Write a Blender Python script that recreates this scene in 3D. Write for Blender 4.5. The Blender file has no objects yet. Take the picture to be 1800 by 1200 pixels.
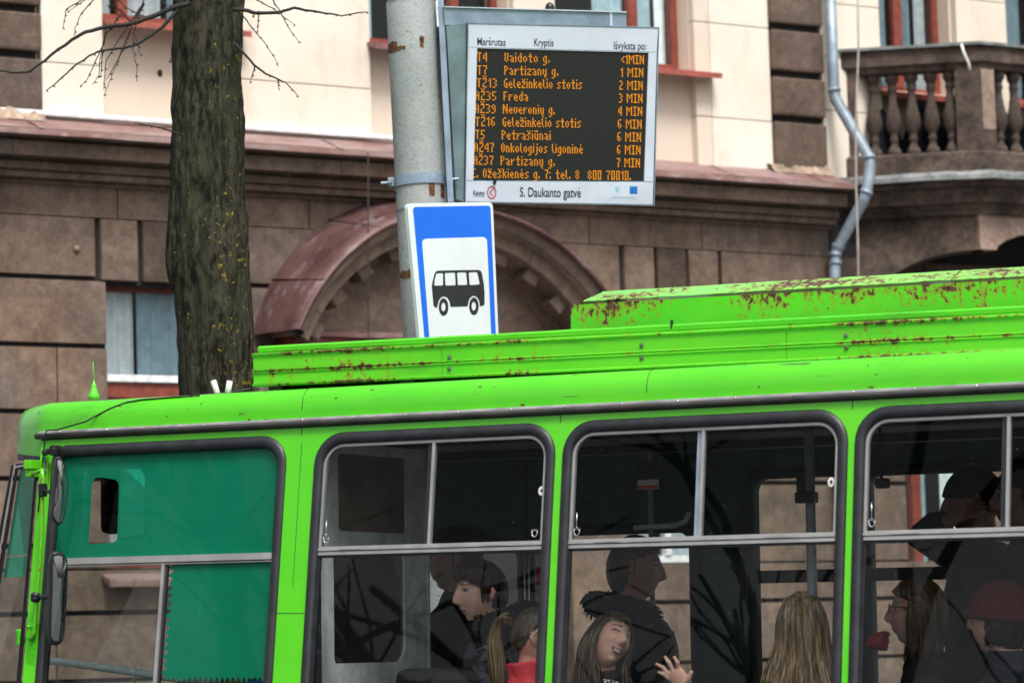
import bpy, bmesh, math, random
from mathutils import Vector, Matrix, noise
from mathutils.geometry import tessellate_polygon
random.seed(7)
R = math.radians
scene = bpy.context.scene
COL = scene.collection

# ------------------------------------------------------------------ camera
F_PX = 5760.0; EYE = 1.85; PITCH = R(5.6); ROLL = 0.03      # pixels refer to the 1800x1200 photograph
_cp, _sp = math.cos(PITCH), math.sin(PITCH); _c, _s = math.cos(ROLL), math.sin(ROLL)
_R0 = Vector((1, 0, 0)); _U0 = Vector((0, -_sp, _cp)); CF = Vector((0, _cp, _sp))
CR = _R0 * _c - _U0 * _s; CU = _R0 * _s + _U0 * _c; CO = Vector((0, 0, EYE))
cd = bpy.data.cameras.new('camera'); cam = bpy.data.objects.new('camera', cd); COL.objects.link(cam)
cd.sensor_width = 36.0; cd.lens = F_PX / 1800 * 36; cd.clip_start = 0.5; cd.clip_end = 600
cam.matrix_world = Matrix(((CR.x, CU.x, -CF.x, CO.x), (CR.y, CU.y, -CF.y, CO.y), (CR.z, CU.z, -CF.z, CO.z), (0, 0, 0, 1)))
cd.dof.use_dof = True; cd.dof.focus_distance = 13.9; cd.dof.aperture_fstop = 4.3
scene.camera = cam
# ------------------------------------------------------------------ world, sun, exposure
SUN_EL, SUN_AZ = R(58), R(160)      # azimuth of the sun, clockwise from +Y
world = bpy.data.worlds.new('World'); scene.world = world; world.use_nodes = True
wn = world.node_tree; wn.nodes.clear()
sky = wn.nodes.new('ShaderNodeTexSky'); sky.sky_type = 'NISHITA'; sky.sun_disc = False
sky.sun_elevation = SUN_EL; sky.sun_rotation = SUN_AZ; sky.dust_density = 6.0; sky.air_density = 1.0; sky.ozone_density = 1.0
hs = wn.nodes.new('ShaderNodeHueSaturation'); hs.inputs['Saturation'].default_value = 0.22
bg = wn.nodes.new('ShaderNodeBackground'); bg.inputs['Strength'].default_value = 0.115
wo = wn.nodes.new('ShaderNodeOutputWorld')
wn.links.new(sky.outputs[0], hs.inputs['Color']); wn.links.new(hs.outputs[0], bg.inputs['Color']); wn.links.new(bg.outputs[0], wo.inputs[0])
sd = bpy.data.lights.new('sun', 'SUN'); sun = bpy.data.objects.new('sun', sd); COL.objects.link(sun)
sd.energy = 2.0; sd.angle = R(16); sd.color = (1.0, 0.965, 0.91)
sdir = Vector((math.sin(SUN_AZ) * math.cos(SUN_EL), math.cos(SUN_AZ) * math.cos(SUN_EL), math.sin(SUN_EL)))
sun.rotation_euler = sdir.to_track_quat('Z', 'Y').to_euler(); sun.location = (0, 0, 30)
scene.view_settings.view_transform = 'Standard'; scene.view_settings.look = 'None'
scene.view_settings.gamma = 1.0; scene.view_settings.use_curve_mapping = False
scene.view_settings.exposure = 0.62
scene.cycles.max_bounces = 10; scene.cycles.transparent_max_bounces = 16
scene.cycles.sample_clamp_indirect = 6.0
scene.cycles.use_denoising = True

# ------------------------------------------------------------------ frames: pixel -> place
def ray(px, py): return CR * ((px - 900) / F_PX) - CU * ((py - 600) / F_PX) + CF
def at_depth(px, py, y):
    d = ray(px, py); return CO + d * (y / d.y)
def hit(px, py, O, N):
    d = ray(px, py); return CO + d * ((O - CO).dot(N) / d.dot(N))
# trolleybus frame: x along the side (to its rear), y into the bus, z up
YAW, SLOPE, TILT = R(28.0), R(1.05), R(7.6)
BUS_M = Matrix.Rotation(-YAW, 4, 'Z') @ Matrix.Rotation(SLOPE, 4, 'Y')
_ref = at_depth(900, 728, 12.0); _zb = BUS_M.col[2].xyz.copy(); GZ = _ref.z / _zb.z       # GZ: height of the gutter
BUS_M = Matrix.Translation(_ref - _zb * GZ) @ BUS_M; BUS_I = BUS_M.inverted()
WN = Vector((0, -math.cos(TILT), math.sin(TILT))); WT = Vector((0, math.sin(TILT), math.cos(TILT))); WO = Vector((0, 0, GZ))
def bus_plane(px, py, O, N): return BUS_I @ hit(px, py, BUS_M @ Vector(O), BUS_M.to_3x3() @ Vector(N))
def wall(px, py, d=0.0):                     # pixel -> (x, t) on the leaning side wall
    P = bus_plane(px, py, WO - WN * d, WN); return (P.x, (P - (WO - WN * d)).dot(WT))
def W(x, t, d=0.0): return WO + Vector((x, 0, 0)) + WT * t - WN * d
def busy(px, py, y): return bus_plane(px, py, (0, y, 0), (0, 1, 0))
# facade frame: x along the wall, -y towards the street, z up
BETA = R(32.8)
_fo = at_depth(900, 300, 25.0); _fo.z = 0
FAC_M = Matrix.Translation(_fo) @ Matrix.Rotation(BETA, 4, 'Z'); FAC_I = FAC_M.inverted()
def fac(px, py, out=0.0):
    P = FAC_I @ hit(px, py, FAC_M @ Vector((0, -out, 0)), FAC_M.to_3x3() @ Vector((0, 1, 0))); return P.x, P.z
def facp(px, py, out=0.0):
    x, z = fac(px, py, out); return Vector((x, -out, z))

# ------------------------------------------------------------------ materials
class NT:
    def __init__(s, name):
        s.m = bpy.data.materials.new(name); s.m.use_nodes = True; s.t = s.m.node_tree; s.t.nodes.clear()
        s.o = s.n('ShaderNodeOutputMaterial'); s.tc = s.n('ShaderNodeTexCoord')
    def n(s, typ, **kw):
        k = s.t.nodes.new(typ)
        for a, b in kw.items(): setattr(k, a, b)
        return k
    def l(s, a, b): s.t.links.new(a, b)
    def noise(s, scale, detail=4, rough=0.6, stretch=(1, 1, 1), off=0.0):
        mp = s.n('ShaderNodeMapping'); mp.inputs['Scale'].default_value = stretch; mp.inputs['Location'].default_value = (off, off * 1.7, off * .6)
        s.l(s.tc.outputs['Object'], mp.inputs['Vector'])
        k = s.n('ShaderNodeTexNoise'); k.inputs['Scale'].default_value = scale; k.inputs['Detail'].default_value = detail; k.inputs['Roughness'].default_value = rough
        s.l(mp.outputs[0], k.inputs['Vector']); return k.outputs['Fac']
    def ramp(s, fac, a, b, va=0.0, vb=1.0):
        k = s.n('ShaderNodeMapRange'); k.interpolation_type = 'SMOOTHSTEP'
        k.inputs['From Min'].default_value = a; k.inputs['From Max'].default_value = b
        k.inputs['To Min'].default_value = va; k.inputs['To Max'].default_value = vb
        s.l(fac, k.inputs['Value']); return k.outputs['Result']
    def math(s, op, a, b):
        k = s.n('ShaderNodeMath', operation=op)
        for i, v in enumerate((a, b)):
            if isinstance(v, (int, float)): k.inputs[i].default_value = v
            else: s.l(v, k.inputs[i])
        return k.outputs[0]
    def mix(s, fac, a, b, mode='MIX'):
        k = s.n('ShaderNodeMix', data_type='RGBA', blend_type=mode)
        if isinstance(fac, (int, float)): k.inputs[0].default_value = fac
        else: s.l(fac, k.inputs[0])
        for i, v in ((6, a), (7, b)):
            if isinstance(v, tuple): k.inputs[i].default_value = (*v, 1) if len(v) == 3 else v
            else: s.l(v, k.inputs[i])
        return k.outputs[2]
    def principled(s, col, rough=.6, metal=0., spec=.5, bump=None, bdist=.002, bstr=.6, coat=0.):
        p = s.n('ShaderNodeBsdfPrincipled')
        if isinstance(col, tuple): p.inputs['Base Color'].default_value = (*col, 1)
        else: s.l(col, p.inputs['Base Color'])
        if isinstance(rough, (int, float)): p.inputs['Roughness'].default_value = rough
        else: s.l(rough, p.inputs['Roughness'])
        if isinstance(metal, (int, float)): p.inputs['Metallic'].default_value = metal
        else: s.l(metal, p.inputs['Metallic'])
        p.inputs['Specular IOR Level'].default_value = spec
        if coat: p.inputs['Coat Weight'].default_value = coat; p.inputs['Coat Roughness'].default_value = .12
        if bump is not None:
            b = s.n('ShaderNodeBump'); b.inputs['Distance'].default_value = bdist; b.inputs['Strength'].default_value = bstr
            s.l(bump, b.inputs['Height']); s.l(b.outputs[0], p.inputs['Normal'])
        s.l(p.outputs[0], s.o.inputs[0]); return p

def plain(name, col, rough=.6, metal=0., spec=.5, var=.18, scale=14, bdist=.0008):
    t = NT(name); n = t.noise(scale, 5); d = tuple(c * (1 - var) for c in col); b = tuple(min(1, c * (1 + var)) for c in col)
    t.principled(t.mix(t.ramp(n, .3, .7), d, b), rough, metal, spec, n, bdist, .4); return t.m

def bus_paint(name, rust=None, chips=0.0, dirt=.25, base=(.085, .555, .006), edges=None):
    t = NT(name)
    c = t.mix(t.ramp(t.noise(1.6, 3), .35, .7), base, (base[0] * .72, base[1] * .93, base[2]))
    faded = t.ramp(t.noise(3.5, 6, .7, (1, 1, .35), 4), .52, .8, 0, .35)
    c = t.mix(faded, c, (base[0] * 1.7, base[1] * 1.03, base[2] * 3))
    grime = t.ramp(t.noise(5, 7, .75, (.5, 1, 2.0), 9), .50, .76, 0, dirt)
    c = t.mix(grime, c, (.03, .13, .02))
    rough = .32
    if rust is not None:        # rust gathers along seams and rims (edges, in the height of the bus) and in patches, and runs down
        sx = t.n('ShaderNodeSeparateXYZ'); t.l(t.tc.outputs['Object'], sx.inputs[0])
        zc = t.math('ADD', sx.outputs['Z'], t.math('MULTIPLY', t.math('SUBTRACT', sx.outputs['X'], edges[0]), .0085))
        e = 0.0
        for ze, w in edges[1]: e = t.math('MAXIMUM', e, t.ramp(t.math('ABSOLUTE', t.math('SUBTRACT', zc, ze), 0), 0, w, 1, 0))
        patch = t.ramp(t.noise(2.1, 4, .6, (1, 1, .4), 3), .36, .68)
        sp = t.noise(52, 3, .55, (1, 1, .8), 1); sp2 = t.noise(19, 5, .7, (1, 1, .8), 7)
        k = t.math('ADD', t.math('ADD', t.math('MULTIPLY', sp, .55), t.math('MULTIPLY', sp2, .45)), t.math('ADD', t.math('MULTIPLY', e, .10), t.math('MULTIPLY', patch, .16)))
        k = t.math('ADD', k, t.math('MULTIPLY', t.math('MULTIPLY', e, patch), .05))
        run = t.math('MULTIPLY', t.ramp(t.noise(34, 3, .5, (1, 1, .07), 6), .50, .68), t.math('MULTIPLY', t.ramp(k, .54, .70), .9))
        c = t.mix(t.math('MULTIPLY', run, .75), c, (.26, .25, .010))
        c = t.mix(t.ramp(k, .69 - rust, .80 - rust, 0, .8), c, (.25, .19, .012))
        core = t.ramp(k, .785 - rust, .81 - rust)
        c = t.mix(core, c, t.mix(t.ramp(t.noise(70, 4), .4, .6), (.030, .010, .004), (.115, .038, .009)))
        rough = t.ramp(core, 0, 1, .34, .85)
    if chips:
        ch = t.ramp(t.noise(42, 3, .5, (.55, 1, 1), 2), .725 - chips * .04, .735 - chips * .04)
        c = t.mix(ch, c, (.07, .03, .012))
        scr = t.ramp(t.noise(26, 2, .4, (.12, 1, 3.0), 12), .74, .75)
        c = t.mix(scr, c, (.03, .10, .02))
    t.principled(c, rough, 0, .5, t.noise(3, 3), .004, .25, coat=.55); return t.m

def stone(name, base, var=.22, dark=.5, bumpd=.004):
    t = NT(name)
    at = t.n('ShaderNodeAttribute', attribute_name='tone'); k = base[0] / .18
    cool, warm = tuple(v * k for v in (.142, .118, .106)), tuple(v * k for v in (.215, .147, .105))
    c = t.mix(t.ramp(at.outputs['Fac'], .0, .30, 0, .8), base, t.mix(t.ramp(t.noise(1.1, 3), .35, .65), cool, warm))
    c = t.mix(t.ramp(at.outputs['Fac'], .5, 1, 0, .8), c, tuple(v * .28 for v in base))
    c = t.mix(1.0, c, t.mix(t.ramp(t.noise(2.4, 6, .7), .30, .70), (1 - var * 1.5,) * 3, (1 + var,) * 3), 'MULTIPLY')
    c = t.mix(1.0, c, t.mix(t.ramp(t.noise(13, 6, .75, off=15), .34, .66), (1 - var, 1 - var, 1 - var * .9), (1 + var, 1 + var * .9, 1 + var * .8)), 'MULTIPLY')
    c = t.mix(t.ramp(t.noise(70, 5, .8), .40, .68, 0, .5), c, tuple(v * .55 for v in base))
    c = t.mix(t.ramp(t.noise(44, 4, .7, off=5), .60, .72, 0, .45), c, tuple(min(1, v * 1.7) for v in base))
    c = t.mix(t.ramp(t.noise(3.0, 7, .75, (1, 1, .28), 8), .52, .74, 0, dark), c, tuple(v * .36 for v in base))
    c = t.mix(t.ramp(t.noise(4.5, 6, .7, (1, 1, .5), 22), .58, .76, 0, .5), c, tuple(min(1, v * 1.35) for v in base))
    t.principled(c, .9, 0, .25, t.noise(45, 6, .75), bumpd, .8); return t.m

M = {}
M['green'] = bus_paint('green bus paint', chips=.6, dirt=.38)
M['green_pillar'] = bus_paint('green pillar paint', chips=.0, dirt=.12, base=(.105, .60, .004))
M['green_rust'] = bus_paint('rusty green strip paint', rust=.030, dirt=.45, base=(.115, .545, .012), edges=(-1.316, ((2.945, .012), (3.0, .016), (3.066, .014))))
M['green_rusty'] = bus_paint('very rusty green box paint', rust=.045, dirt=.3, edges=(-.16, ((3.238, .13),)))
M['green_lid'] = bus_paint('pale worn green lid paint', rust=.05, dirt=.5, base=(.22, .66, .10), edges=(-.16, ((3.27, .04),)))
M['rubber'] = plain('black rubber', (.017, .019, .023), .42, 0, .5, .3)
M['zinc_pale'] = plain('pale worn metal strip', (.42, .42, .42), .5, .3, .5, .25, 12)
M['gutter_grey'] = plain('dusty dark gutter', (.050, .046, .047), .5, 0, .5, .35, 8)
M['dull_zinc'] = plain('dirty grey sheet edge', (.17, .18, .18), .6, .1, .4, .4, 9)
M['facade_brown'] = plain('dim brown facade view', (.20, .155, .125), .6, var=.35, scale=5)
M['matte_black'] = plain('matte black rubber', (.010, .011, .013), .85, 0, .25)
M['black'] = plain('black plastic', (.012, .013, .016), .35)
M['alu'] = plain('worn aluminium', (.46, .46, .45), .42, .7, .5, .12, 9)
M['chrome'] = plain('bare steel', (.55, .56, .56), .25, .9, .5, .2, 20)
M['greypipe'] = plain('grey painted tube', (.62, .69, .75), .4)
M['zinc'] = plain('galvanised zinc', (.25, .31, .37), .5, .3, .5, .25, 8)
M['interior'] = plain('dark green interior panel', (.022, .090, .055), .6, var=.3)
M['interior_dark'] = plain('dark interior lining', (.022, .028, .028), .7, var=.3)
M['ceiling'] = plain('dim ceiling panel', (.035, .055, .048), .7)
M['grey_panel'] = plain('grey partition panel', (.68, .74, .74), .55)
M['seat'] = plain('black seat vinyl', (.010, .011, .014), .4)
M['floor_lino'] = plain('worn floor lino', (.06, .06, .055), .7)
M['asphalt'] = plain('asphalt', (.05, .05, .052), .9, var=.35, scale=40, bdist=.004)
M['paving'] = plain('paving slabs', (.13, .125, .12), .9, var=.25, scale=6)
M['kerbstone'] = plain('kerb stone', (.28, .27, .26), .9)
M['stone'] = stone('brown stone', (.190, .138, .106), .24, dark=.6, bumpd=.009)
M['stone_rough'] = stone('rough brown stone', (.150, .104, .082), dark=.25, bumpd=.012)
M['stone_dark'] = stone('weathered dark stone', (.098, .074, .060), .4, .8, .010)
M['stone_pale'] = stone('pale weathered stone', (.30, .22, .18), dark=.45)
M['stone_light'] = stone('tan stone', (.30, .225, .175), .22, .5, .007)
M['joint'] = plain('dark mortar joint', (.018, .016, .016), .95)
M['wood_red'] = plain('oxide red painted wood', (.21, .045, .028), .5, var=.25)
M['sill_red'] = plain('red oxide sheet sill', (.34, .085, .062), .5, var=.25)
M['sill_dull'] = plain('dull purple sheet sill', (.22, .10, .10), .5, var=.3)
M['curtain'] = plain('pale curtain cloth', (.80, .86, .88), .9, var=.12)
M['curtain_blue'] = plain('blue grey curtain cloth', (.36, .50, .56), .9, var=.15)
M['white_frame'] = plain('white window bar', (.75, .76, .77), .5)
M['room'] = plain('dark room', (.02, .022, .024), .9)
M['white_stick'] = plain('white plastic', (.62, .62, .58), .5)
M['red'] = plain('red print', (.55, .03, .03), .5)
M['cable'] = plain('grey cable', (.02, .02, .02), .8)
M['cable_pale'] = plain('pale weathered cable', (.38, .33, .30), .7)

def m_cream():
    t = NT('cream plaster')
    at = t.n('ShaderNodeAttribute', attribute_name='tone')
    c = t.mix(t.ramp(t.noise(.9, 4), .3, .7), (.70, .615, .51), (.80, .745, .66))
    c = t.mix(t.ramp(t.noise(3.2, 6, .7, (1, 1, .35), 3), .50, .76, 0, .55), c, (.55, .44, .34))
    c = t.mix(t.ramp(t.noise(24, 6, .7), .62, .8, 0, .3), c, (.45, .38, .31))
    c = t.mix(t.ramp(at.outputs['Fac'], 0, 1), c, t.mix(t.noise(1.5, 4), (.58, .47, .38), (.68, .58, .48)))
    t.principled(c, .9, 0, .25, t.noise(30, 5), .002, .6); return t.m
M['cream'] = m_cream()
def m_copper():
    t = NT('weathered red sheet metal')
    n = t.noise(3.5, 6, .68, (1, 1, .6))
    c = t.mix(t.ramp(n, .3, .62), (.062, .026, .025), (.125, .062, .056))
    c = t.mix(t.ramp(t.noise(7, 6, .7, (.6, 1, .6), 5), .52, .7, 0, .6), c, (.31, .25, .27))
    c = t.mix(t.ramp(t.noise(5, 5, .7, off=9), .55, .75, 0, .6), c, (.10, .055, .055))
    t.principled(c, .5, .15, .5, t.noise(9, 5), .004, .4); return t.m
M['copper'] = m_copper()
def m_flash():
    t = NT('chalky red flashing')
    c = t.mix(t.ramp(t.noise(5, 6, .7, (.5, 1, 1)), .35, .68), (.20, .100, .090), (.31, .225, .215))
    c = t.mix(t.ramp(t.noise(12, 6, .75, (.5, 1, 1), 4), .56, .75, 0, .8), c, (.56, .48, .46))
    t.principled(c, .6, .1, .4, t.noise(20, 4), .002, .4); return t.m
M['flash'] = m_flash()
def m_glass(name, tint, refl=1.0, rough=0.0):
    t = NT(name)
    tr = t.n('ShaderNodeBsdfTransparent'); tr.inputs[0].default_value = (*tint, 1)
    gl = t.n('ShaderNodeBsdfGlossy'); gl.inputs['Roughness'].default_value = rough
    fr = t.n('ShaderNodeFresnel'); fr.inputs[0].default_value = 1.45
    mx = t.n('ShaderNodeMixShader'); t.l(t.math('MULTIPLY', fr.outputs[0], refl), mx.inputs[0])
    t.l(tr.outputs[0], mx.inputs[1]); t.l(gl.outputs[0], mx.inputs[2])
    df = t.n('ShaderNodeBsdfDiffuse'); df.inputs[0].default_value = (.45, .46, .45, 1)       # dusty film and water marks
    m2 = t.n('ShaderNodeMixShader')
    dust = t.math('ADD', t.ramp(t.noise(2.5, 5, .7, (1, 1, .5)), .5, .8, .0, .012), t.ramp(t.noise(120, 2, .4, off=3), .765, .785, 0, .25))
    t.l(dust, m2.inputs[0]); t.l(mx.outputs[0], m2.inputs[1]); t.l(df.outputs[0], m2.inputs[2])
    t.l(m2.outputs[0], t.o.inputs[0]); return t.m
M['glass'] = m_glass('bus window glass', (.86, .88, .87), .85); M['glass_vent'] = m_glass('sliding vent glass', (.80, .84, .82), .30)
M['glass_far'] = m_glass('far side glass', (.88, .91, .90), .15)
M['glass_smoke'] = m_glass('smoked partition glass', (.16, .15, .14), .2)
M['house_glass'] = m_glass('house window glass', (.90, .94, .95), .8)
def m_film():
    t = NT('green sun film')
    c = t.mix(t.ramp(t.noise(1.2, 4), .3, .7), (.001, .30, .165), (.003, .37, .21))
    c = t.mix(t.ramp(t.noise(16, 3, .5, (1, 1, .06), 4), .66, .74, 0, .35), c, (.02, .48, .33))
    d = t.n('ShaderNodeBsdfPrincipled'); t.l(c, d.inputs['Base Color']); d.inputs['Roughness'].default_value = .25
    d.inputs['Specular IOR Level'].default_value = .35
    tr = t.n('ShaderNodeBsdfTranslucent'); t.l(c, tr.inputs[0])
    mx = t.n('ShaderNodeMixShader'); mx.inputs[0].default_value = .3
    t.l(d.outputs[0], mx.inputs[1]); t.l(tr.outputs[0], mx.inputs[2]); t.l(mx.outputs[0], t.o.inputs[0]); return t.m
M['film'] = m_film()
M['reflection_pale'] = plain('pale reflection on green film', (.004, .44, .27), .3); M['reflection_mid'] = plain('reflection tint on green film', (.001, .27, .155), .3, 0, .4, .08)  # reflections on the film, painted as flat colours
def m_mirror():
    t = NT('mirror glass'); t.principled((.50, .53, .54), .03, 1.0); return t.m
M['mirror'] = m_mirror()
def m_pole():
    t = NT('flaking pale pole paint')
    c = t.mix(t.ramp(t.noise(2, 4), .3, .7), (.25, .275, .285), (.37, .385, .385))
    c = t.mix(t.ramp(t.noise(70, 5, .78, (1.0, 1.0, 1.5)), .52, .62, 0, .65), c, (.13, .15, .155))
    c = t.mix(t.ramp(t.noise(20, 5, .7, off=6), .64, .72), c, (.07, .045, .025))
    c = t.mix(t.ramp(t.noise(6, 6, .7, (1, 1, 1.6), 2), .64, .72, 0, .85), c, (.24, .12, .035))
    t.principled(c, .6, 0, .4, t.noise(48, 5, .75), .004, .8); return t.m
M['pole'] = m_pole()
M['dull_steel'] = plain('dirty bare steel', (.12, .16, .11), .6, .3, .5, .4, 60)
M['rust'] = plain('brown rust', (.11, .045, .014), .9, var=.5, scale=40)
M['bluegrey'] = plain('blue grey painted steel', (.235, .305, .40), .42, .1, var=.2, scale=9)
M['housing'] = plain('blue grey board housing', (.17, .245, .275), .45, .1, var=.25, scale=5)
M['board_white'] = plain('pale board face', (.60, .64, .77), .4, var=.06, scale=5)
M['ink'] = plain('black lettering', (.015, .016, .02), .5)
M['sign_blue'] = plain('reflective blue sign sheet', (.008, .135, .72), .28, var=.06, scale=4)
M['sign_white'] = plain('reflective white sign sheet', (.66, .70, .74), .3, var=.04, scale=4)
M['eu_blue'] = plain('blue emblem print', (.01, .16, .55), .4)
M['pale_blue'] = plain('pale blue print', (.30, .58, .72), .4)
M['red_ring'] = plain('red ring print', (.45, .02, .03), .4)
def m_screen():
    t = NT('unlit LED matrix')
    wv = t.n('ShaderNodeTexWave', wave_type='BANDS', bands_direction='Z'); wv.inputs['Scale'].default_value = 46; wv.inputs['Distortion'].default_value = 0
    t.l(t.tc.outputs['Object'], wv.inputs['Vector'])
    c = t.mix(t.ramp(wv.outputs['Fac'], .3, .8), (.010, .010, .011), (.028, .027, .030))
    t.principled(c, .35, 0, .4); return t.m
M['screen'] = m_screen()
def m_led():
    t = NT('lit amber LED'); e = t.n('ShaderNodeEmission'); e.inputs[0].default_value = (1.0, .355, .010, 1); e.inputs[1].default_value = .95
    t.l(e.outputs[0], t.o.inputs[0]); return t.m
M['led'] = m_led()
def m_bark():
    t = NT('dark mossy bark')
    f = t.noise(44, 6, .72, (1, 1, .30)); f = t.math('ADD', t.math('MULTIPLY', f, .6), t.math('MULTIPLY', t.noise(17, 5, .7, (1, 1, .25), 3), .4))
    c = t.mix(t.ramp(f, .40, .60), (.004, .004, .003), (.068, .064, .042))
    c = t.mix(t.ramp(t.noise(3.2, 5, .65, (1, 1, .5), 4), .48, .68, 0, .6), c, (.030, .046, .021))
    c = t.mix(t.ramp(t.noise(75, 4, .6, off=2), .66, .72, 0, .6), c, (.15, .165, .14))
    zz = t.n('ShaderNodeSeparateXYZ'); t.l(t.tc.outputs['Object'], zz.inputs[0])
    zone = t.math('ADD', t.ramp(zz.outputs['Z'], 6.0, 4.4, -.02, .035), t.ramp(zz.outputs['X'], -.06, .16, -.05, .025))
    li = t.math('ADD', t.math('ADD', t.math('MULTIPLY', t.noise(38, 3, .5, off=11), .8), t.math('MULTIPLY', t.noise(5, 3, .5, (1, 1, .5), 7), .30)), zone)
    c = t.mix(t.ramp(li, .712, .730, 0, .85), c, t.mix(t.ramp(t.noise(90, 2), .4, .6), (.17, .15, .012), (.30, .22, .02)))
    t.principled(c, .95, 0, .2, f, .035, 1.0); return t.m
M['bark'] = m_bark()
M['twig'] = plain('dark twig bark', (.016, .013, .013), .8)
def m_skin(name, col):
    t = NT(name); c = t.mix(t.ramp(t.noise(16, 4), .35, .7), col, (col[0] * 1.06, col[1] * .80, col[2] * .74))
    p = t.principled(c, .48, 0, .4, t.noise(120, 3), .0004, .4); p.inputs['Subsurface Weight'].default_value = .08
    p.inputs['Subsurface Radius'].default_value = (.01, .004, .002); return t.m
M['skin'] = m_skin('fair skin', (.76, .50, .41)); M['skin_ruddy'] = m_skin('ruddy skin', (.78, .50, .40))
M['skin_dim'] = m_skin('skin darkened for dim light', (.40, .235, .175))  # dimness of the bus interior put into the skin colour
M['lip'] = plain('lips', (.34, .10, .095), .4); M['brow'] = plain('eyebrow hair', (.05, .028, .02), .7)
M['eyewhite'] = plain('eye white', (.30, .27, .26), .3); M['iris'] = plain('dark iris', (.02, .017, .015), .15); M['teeth'] = plain('teeth', (.72, .70, .66), .3)
def m_hair(name, a, b):
    t = NT(name)
    at = t.n('ShaderNodeAttribute', attribute_name='tone')
    c = t.mix(t.ramp(t.noise(70, 3, .6, (1, 1, .08)), .35, .65), a, b)
    c = t.mix(t.ramp(at.outputs['Fac'], 0, 1, 0, .6), c, tuple(v * .45 for v in a))
    t.principled(c, .42, 0, .5); return t.m
M['hair_auburn'] = m_hair('dark auburn hair', (.012, .005, .004), (.040, .013, .010))
M['hair_brown'] = m_hair('long brown hair', (.034, .021, .013), (.125, .082, .050))
M['hair_blonde'] = m_hair('dark blonde hair', (.15, .095, .050), (.62, .45, .28))
M['hair_pony'] = m_hair('light brown hair', (.12, .075, .040), (.34, .235, .12))
M['hair_dark'] = m_hair('dark hair', (.012, .009, .008), (.030, .022, .017))
def cloth(name, col, var=.3, scale=18, bd=.006, rough=.8, spec=.3):
    t = NT(name); n = t.noise(scale, 4, .6)
    t.principled(t.mix(t.ramp(n, .3, .7), tuple(c * (1 - var) for c in col), tuple(c * (1 + var) for c in col)), rough, 0, spec, n, bd, .7); return t.m
M['coat_quilt'] = cloth('dark quilted coat', (.020, .022, .030), .25, 22, .02, .42, .5)
M['coat_black'] = cloth('black coat', (.010, .010, .011)); M['coat_brown'] = cloth('dark brown coat', (.014, .011, .009))
M['coat_navy'] = cloth('dark navy jacket', (.018, .022, .034), .25, 12, .01, .5); M['coat_grey'] = cloth('charcoal jacket', (.030, .034, .038))
M['fur'] = cloth('black fur', (.009, .009, .011), .4, 60, .01)
M['coral'] = cloth('bright coral jacket', (.86, .055, .075), .08, 9, .008, .55)
M['denim'] = cloth('dark trousers', (.02, .022, .03)); M['red_knit'] = cloth('dark red knit', (.11, .020, .022), .3, 60, .006)
M['petal'] = cloth('deep red petals', (.32, .012, .022), .25, 20, .003, .45)
M['orange'] = cloth('orange scarf', (.75, .24, .06), .15)
def m_hound():
    t = NT('black and white check scarf'); ck = t.n('ShaderNodeTexChecker'); ck.inputs['Scale'].default_value = 85
    mp = t.n('ShaderNodeMapping'); mp.inputs['Rotation'].default_value = (.3, .5, .78); t.l(t.tc.outputs['Object'], mp.inputs[0]); t.l(mp.outputs[0], ck.inputs[0])
    ck.inputs[1].default_value = (.6, .6, .58, 1); ck.inputs[2].default_value = (.015, .015, .018, 1)
    t.principled(ck.outputs[0], .9); return t.m
M['hound'] = m_hound()

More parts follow.
